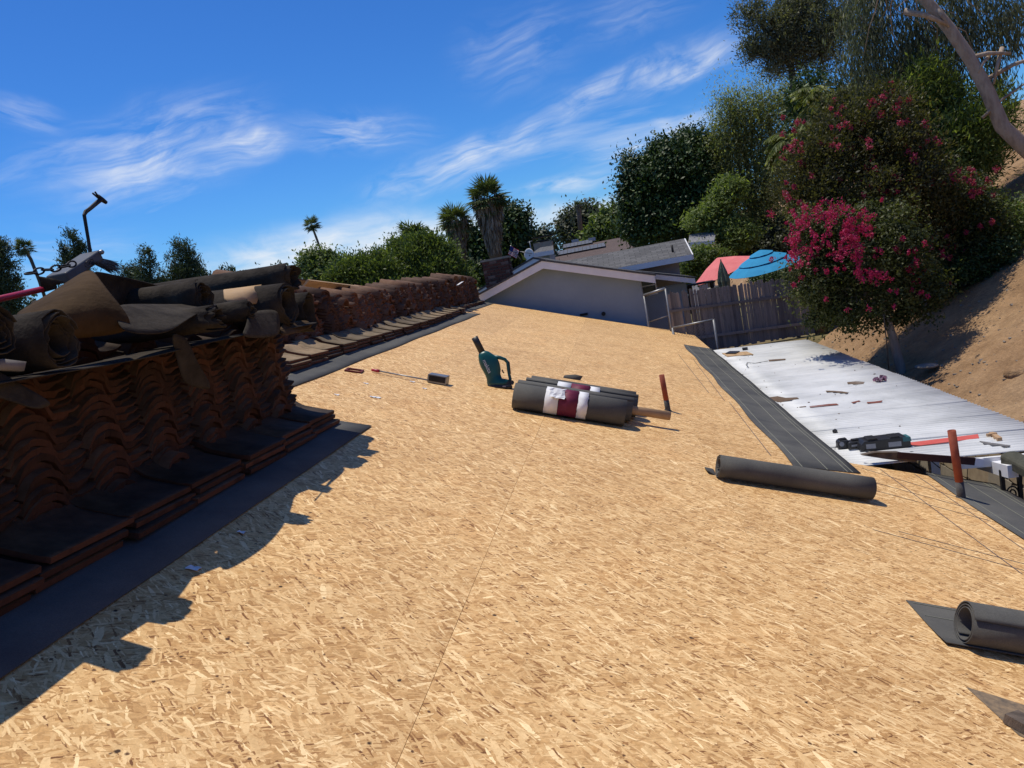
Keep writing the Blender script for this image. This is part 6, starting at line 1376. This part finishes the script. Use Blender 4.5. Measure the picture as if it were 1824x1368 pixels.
conifer('tallest bushy pine on the left skyline', 64, [(322, 436, 18, 13), (312, 460, 20, 16), (345, 470, 18, 20), (320, 485, 34, 18), (355, 490, 15, 16), (335, 452, 14, 14)], 17000, 33)
conifer('low pale pine just right of the broom bristles', 70, [(230, 478, 15, 12), (240, 492, 18, 10), (220, 495, 12, 10)], 6000, 34)
conifer('tiny thin conifer left of the topmost felt roll', 85, [(401, 481, 5, 6), (398, 492, 10, 6), (408, 490, 7, 6), (385, 497, 7, 4)], 2500, 35, leaf=.5, clump=.5)

# far-off wood along the skyline, one mass
lb = []
rr = random.Random(41)
for q in range(62):
    px = 300+q*17; yb = 512-(px-300)*.076
    lb.append((aty(px, yb+rr.uniform(-4, 2), 170+rr.uniform(-8, 8)), (2.6+rr.random()*1.6, 2.5, 1.7+rr.random()*1.5)))
for q in range(34):
    px = -330+q*19; yb = 622-(px+330)*.135
    lb.append((aty(px, yb+rr.uniform(-5, 4), 120+rr.uniform(-12, 12)), (2.8+rr.random()*1.6, 2.5, 2.2+rr.random()*1.6)))
P, O, T, cl = crown_points([(np.array(c), np.array(r)) for c, r in lb], 36000, 1.0, 40, .6)
nn = len(P); R_ = rnd_dirs(nn); me = leaves_mesh('far_wood', P, R_+O*.3, R_[::-1]+np.array([0, 0, .6]), .8*(.6+.8*RNG.random(nn)), .45*(.6+.8*RNG.random(nn)), T, LF_PINE)
o = bpy.data.objects.new('far_wood', me); link(o); tag(o, 'far off wood along the skyline', 'wood', kind='stuff')
# palms
def fan_palm(label, Y, px, py, rpx, trunk_px, tr, skirt=0.0, n=46, seed=1, name='fan_palm'):
    rr = np.random.default_rng(seed); c = aty(px, py, Y); k = mpx(Y); R_ = rpx*k; tp = [aty(*p, Y) for p in trunk_px]
    if len(tp) == 1: tp = [Vector((tp[0].x, Y, gz(tp[0].x, Y)-.3))]+tp
    root = thing(name, label, 'palm tree', tp[0], 'fan palms on the skyline'); o0 = tp[0]
    mb = MB(); mb.tube([p-o0 for p in tp]+[c-o0], [tr]*len(tp)+[tr*.85], 10); mb.build('trunk', BARK_PALM, root)
    C, D, Nn, Ls, Ws, T = [], [], [], [], [], []
    for i in range(n):
        ph = rr.random()*2*math.pi; el = math.asin(rr.uniform(-.35, 1)) if i % 4 else rr.uniform(-1.0, 0); d = np.array([math.cos(ph)*math.cos(el), math.sin(ph)*math.cos(el), math.sin(el)])
        pl = R_*(.42+.12*rr.random()); hub = np.array(c)+d*pl; side = np.cross(d, [0, 0, 1.0]); side /= np.linalg.norm(side)+1e-9; upv = np.cross(side, d); t0 = rr.random()*.7
        C.append(np.array(c)+d*pl*.5); D.append(d); Nn.append(upv); Ls.append(pl); Ws.append(R_*.03); T.append(t0)
        m = 15
        for j in range(m):
            a = (j/(m-1)-.5)*math.radians(230); dd = d*math.cos(a)+side*math.sin(a)-np.array([0, 0, .22+.2*abs(math.sin(a))]); dd /= np.linalg.norm(dd); ll = R_*(.5+.12*rr.random())*(1-.25*abs(a)/2)
            C.append(hub+dd*ll/2); D.append(dd); Nn.append(upv+.4*rr.normal(size=3)); Ls.append(ll); Ws.append(R_*.06); T.append(min(1, max(0, t0+rr.normal()*.12)))
    me = leaves_mesh('fronds', np.array(C)-np.array(o0), np.array(D), np.array(Nn), np.array(Ls), np.array(Ws), np.array(T), LF_PALM); link(bpy.data.objects.new('fronds', me), root)
    if skirt:
        C, D, Nn, Ls, Ws, T = [], [], [], [], [], []; ax = (tp[-1]-c); al = ax.length
        for i in range(1500):
            f = rr.random()**.8; z = skirt*k*f; ph = rr.random()*6.283; rad = R_*.60*(1-.62*f)*(.6+.5*rr.random()); p = np.array(c)+np.array(ax.normalized())*z+np.array([math.cos(ph), math.sin(ph), 0])*rad
            C.append(p); D.append(np.array([math.cos(ph)*.12, math.sin(ph)*.12, -1.0])+rr.normal(size=3)*.12); Nn.append(np.array([math.cos(ph), math.sin(ph), .1])+rr.normal(size=3)*.4); Ls.append(R_*.42); Ws.append(R_*.075); T.append(rr.random()**1.5)
        me = leaves_mesh('dead_frond_skirt', np.array(C)-np.array(o0), np.array(D), np.array(Nn), np.array(Ls), np.array(Ws), np.array(T), LF_DEAD); link(bpy.data.objects.new('dead_frond_skirt', me), root)
    return root
fan_palm('tallest fan palm with a long brown skirt of dead fronds', 39, 868, 354, 45, [(886, 470), (880, 440)], .3, skirt=92, n=72, seed=2)
fan_palm('shorter skirted fan palm left of the tallest one', 39.5, 812, 394, 38, [(822, 470), (818, 446)], .28, skirt=60, n=64, seed=3)
fan_palm('fan palm whose top just clears the bright leafy tree', 30, 735, 424, 38, [(740, 490), (737, 455)], .24, skirt=25, n=54, seed=4)
fan_palm('slender leaning fan palm alone against the cloud', 95, 555, 401, 20, [(590, 500), (573, 450), (564, 425)], .15, n=44, seed=5)
fan_palm('small fan palm with curved trunk near the left edge', 58, 43, 442, 23, [(80, 530), (70, 500), (55, 462)], .13, n=50, seed=6)
fan_palm('tiny distant fan palm above the solar house', 115, 1030, 366, 11, [(1034, 410), (1032, 385)], .35, skirt=14, n=34, seed=7)
def queen_palm(label, Y, px, py, rpx, n, seed, dirs=None):
    rr = np.random.default_rng(seed); c = aty(px, py, Y); k = mpx(Y); R_ = rpx*k; bz = gz(c.x, Y); o0 = Vector((c.x, Y, bz-.2)); root = thing('queen_palm', label, 'palm tree', o0)
    mb = MB(); mb.tube([Vector((0, 0, 0)), Vector((.05, 0, (c-o0).z*.5)), c-o0], [.14, .12, .1], 10); mb.build('trunk', BARK_PALM, root)
    C, D, Nn, Ls, Ws, T = [], [], [], [], [], []; rm = MB()
    for i in range(n):
        ph = rr.random()*6.283 if dirs is None else dirs[i % len(dirs)]+rr.normal()*.25; el = rr.uniform(.2, 1.3); d = np.array([math.cos(ph)*math.cos(el), math.sin(ph)*math.cos(el), math.sin(el)]); p = np.array(c); m = 22; step = R_*1.25/m; t0 = rr.random()*.7; pts = []
        for j in range(m):
            pts.append(Vector(p)-o0); f = j/m; side = np.cross(d, [0, 0, 1.0]); side /= np.linalg.norm(side)+1e-9
            if j > 2:
                for s_ in (-1, 1):
                    for q in range(2):
                        dd = side*s_*.75+d*.55-np.array([0, 0, .55+.3*rr.random()])+rr.normal(size=3)*.12; dd /= np.linalg.norm(dd); ll = R_*.34*math.sin(math.pi*min(1, .15+f*.85))*(.8+.3*rr.random())+.05
                        C.append(p+dd*ll/2+d*step*.5*q); D.append(dd); Nn.append(np.array([0, 0, 1.0])+rr.normal(size=3)*.6); Ls.append(ll); Ws.append(.05); T.append(min(1, max(0, t0+rr.normal()*.15)))
            p = p+d*step; d = d+np.array([0, 0, -.115]); d /= np.linalg.norm(d)
        rm.tube(pts[::3], [.02, .018, .016, .014, .012, .01, .008, .006][:len(pts[::3])], 5)
    rm.build('frond_stems', LF_QUEEN, root)
    me = leaves_mesh('fronds', np.array(C)-np.array(o0), np.array(D), np.array(Nn), np.array(Ls), np.array(Ws), np.array(T), LF_QUEEN); link(bpy.data.objects.new('fronds', me), root)
queen_palm('feathery palm rising behind the tall crape myrtle', 19, 1478, 190, 62, 26, 3)
queen_palm('drooping yellowish palm left of the crape myrtles', 17, 1420, 262, 52, 16, 4, dirs=[math.pi, 2.6, 3.6, -1.4])
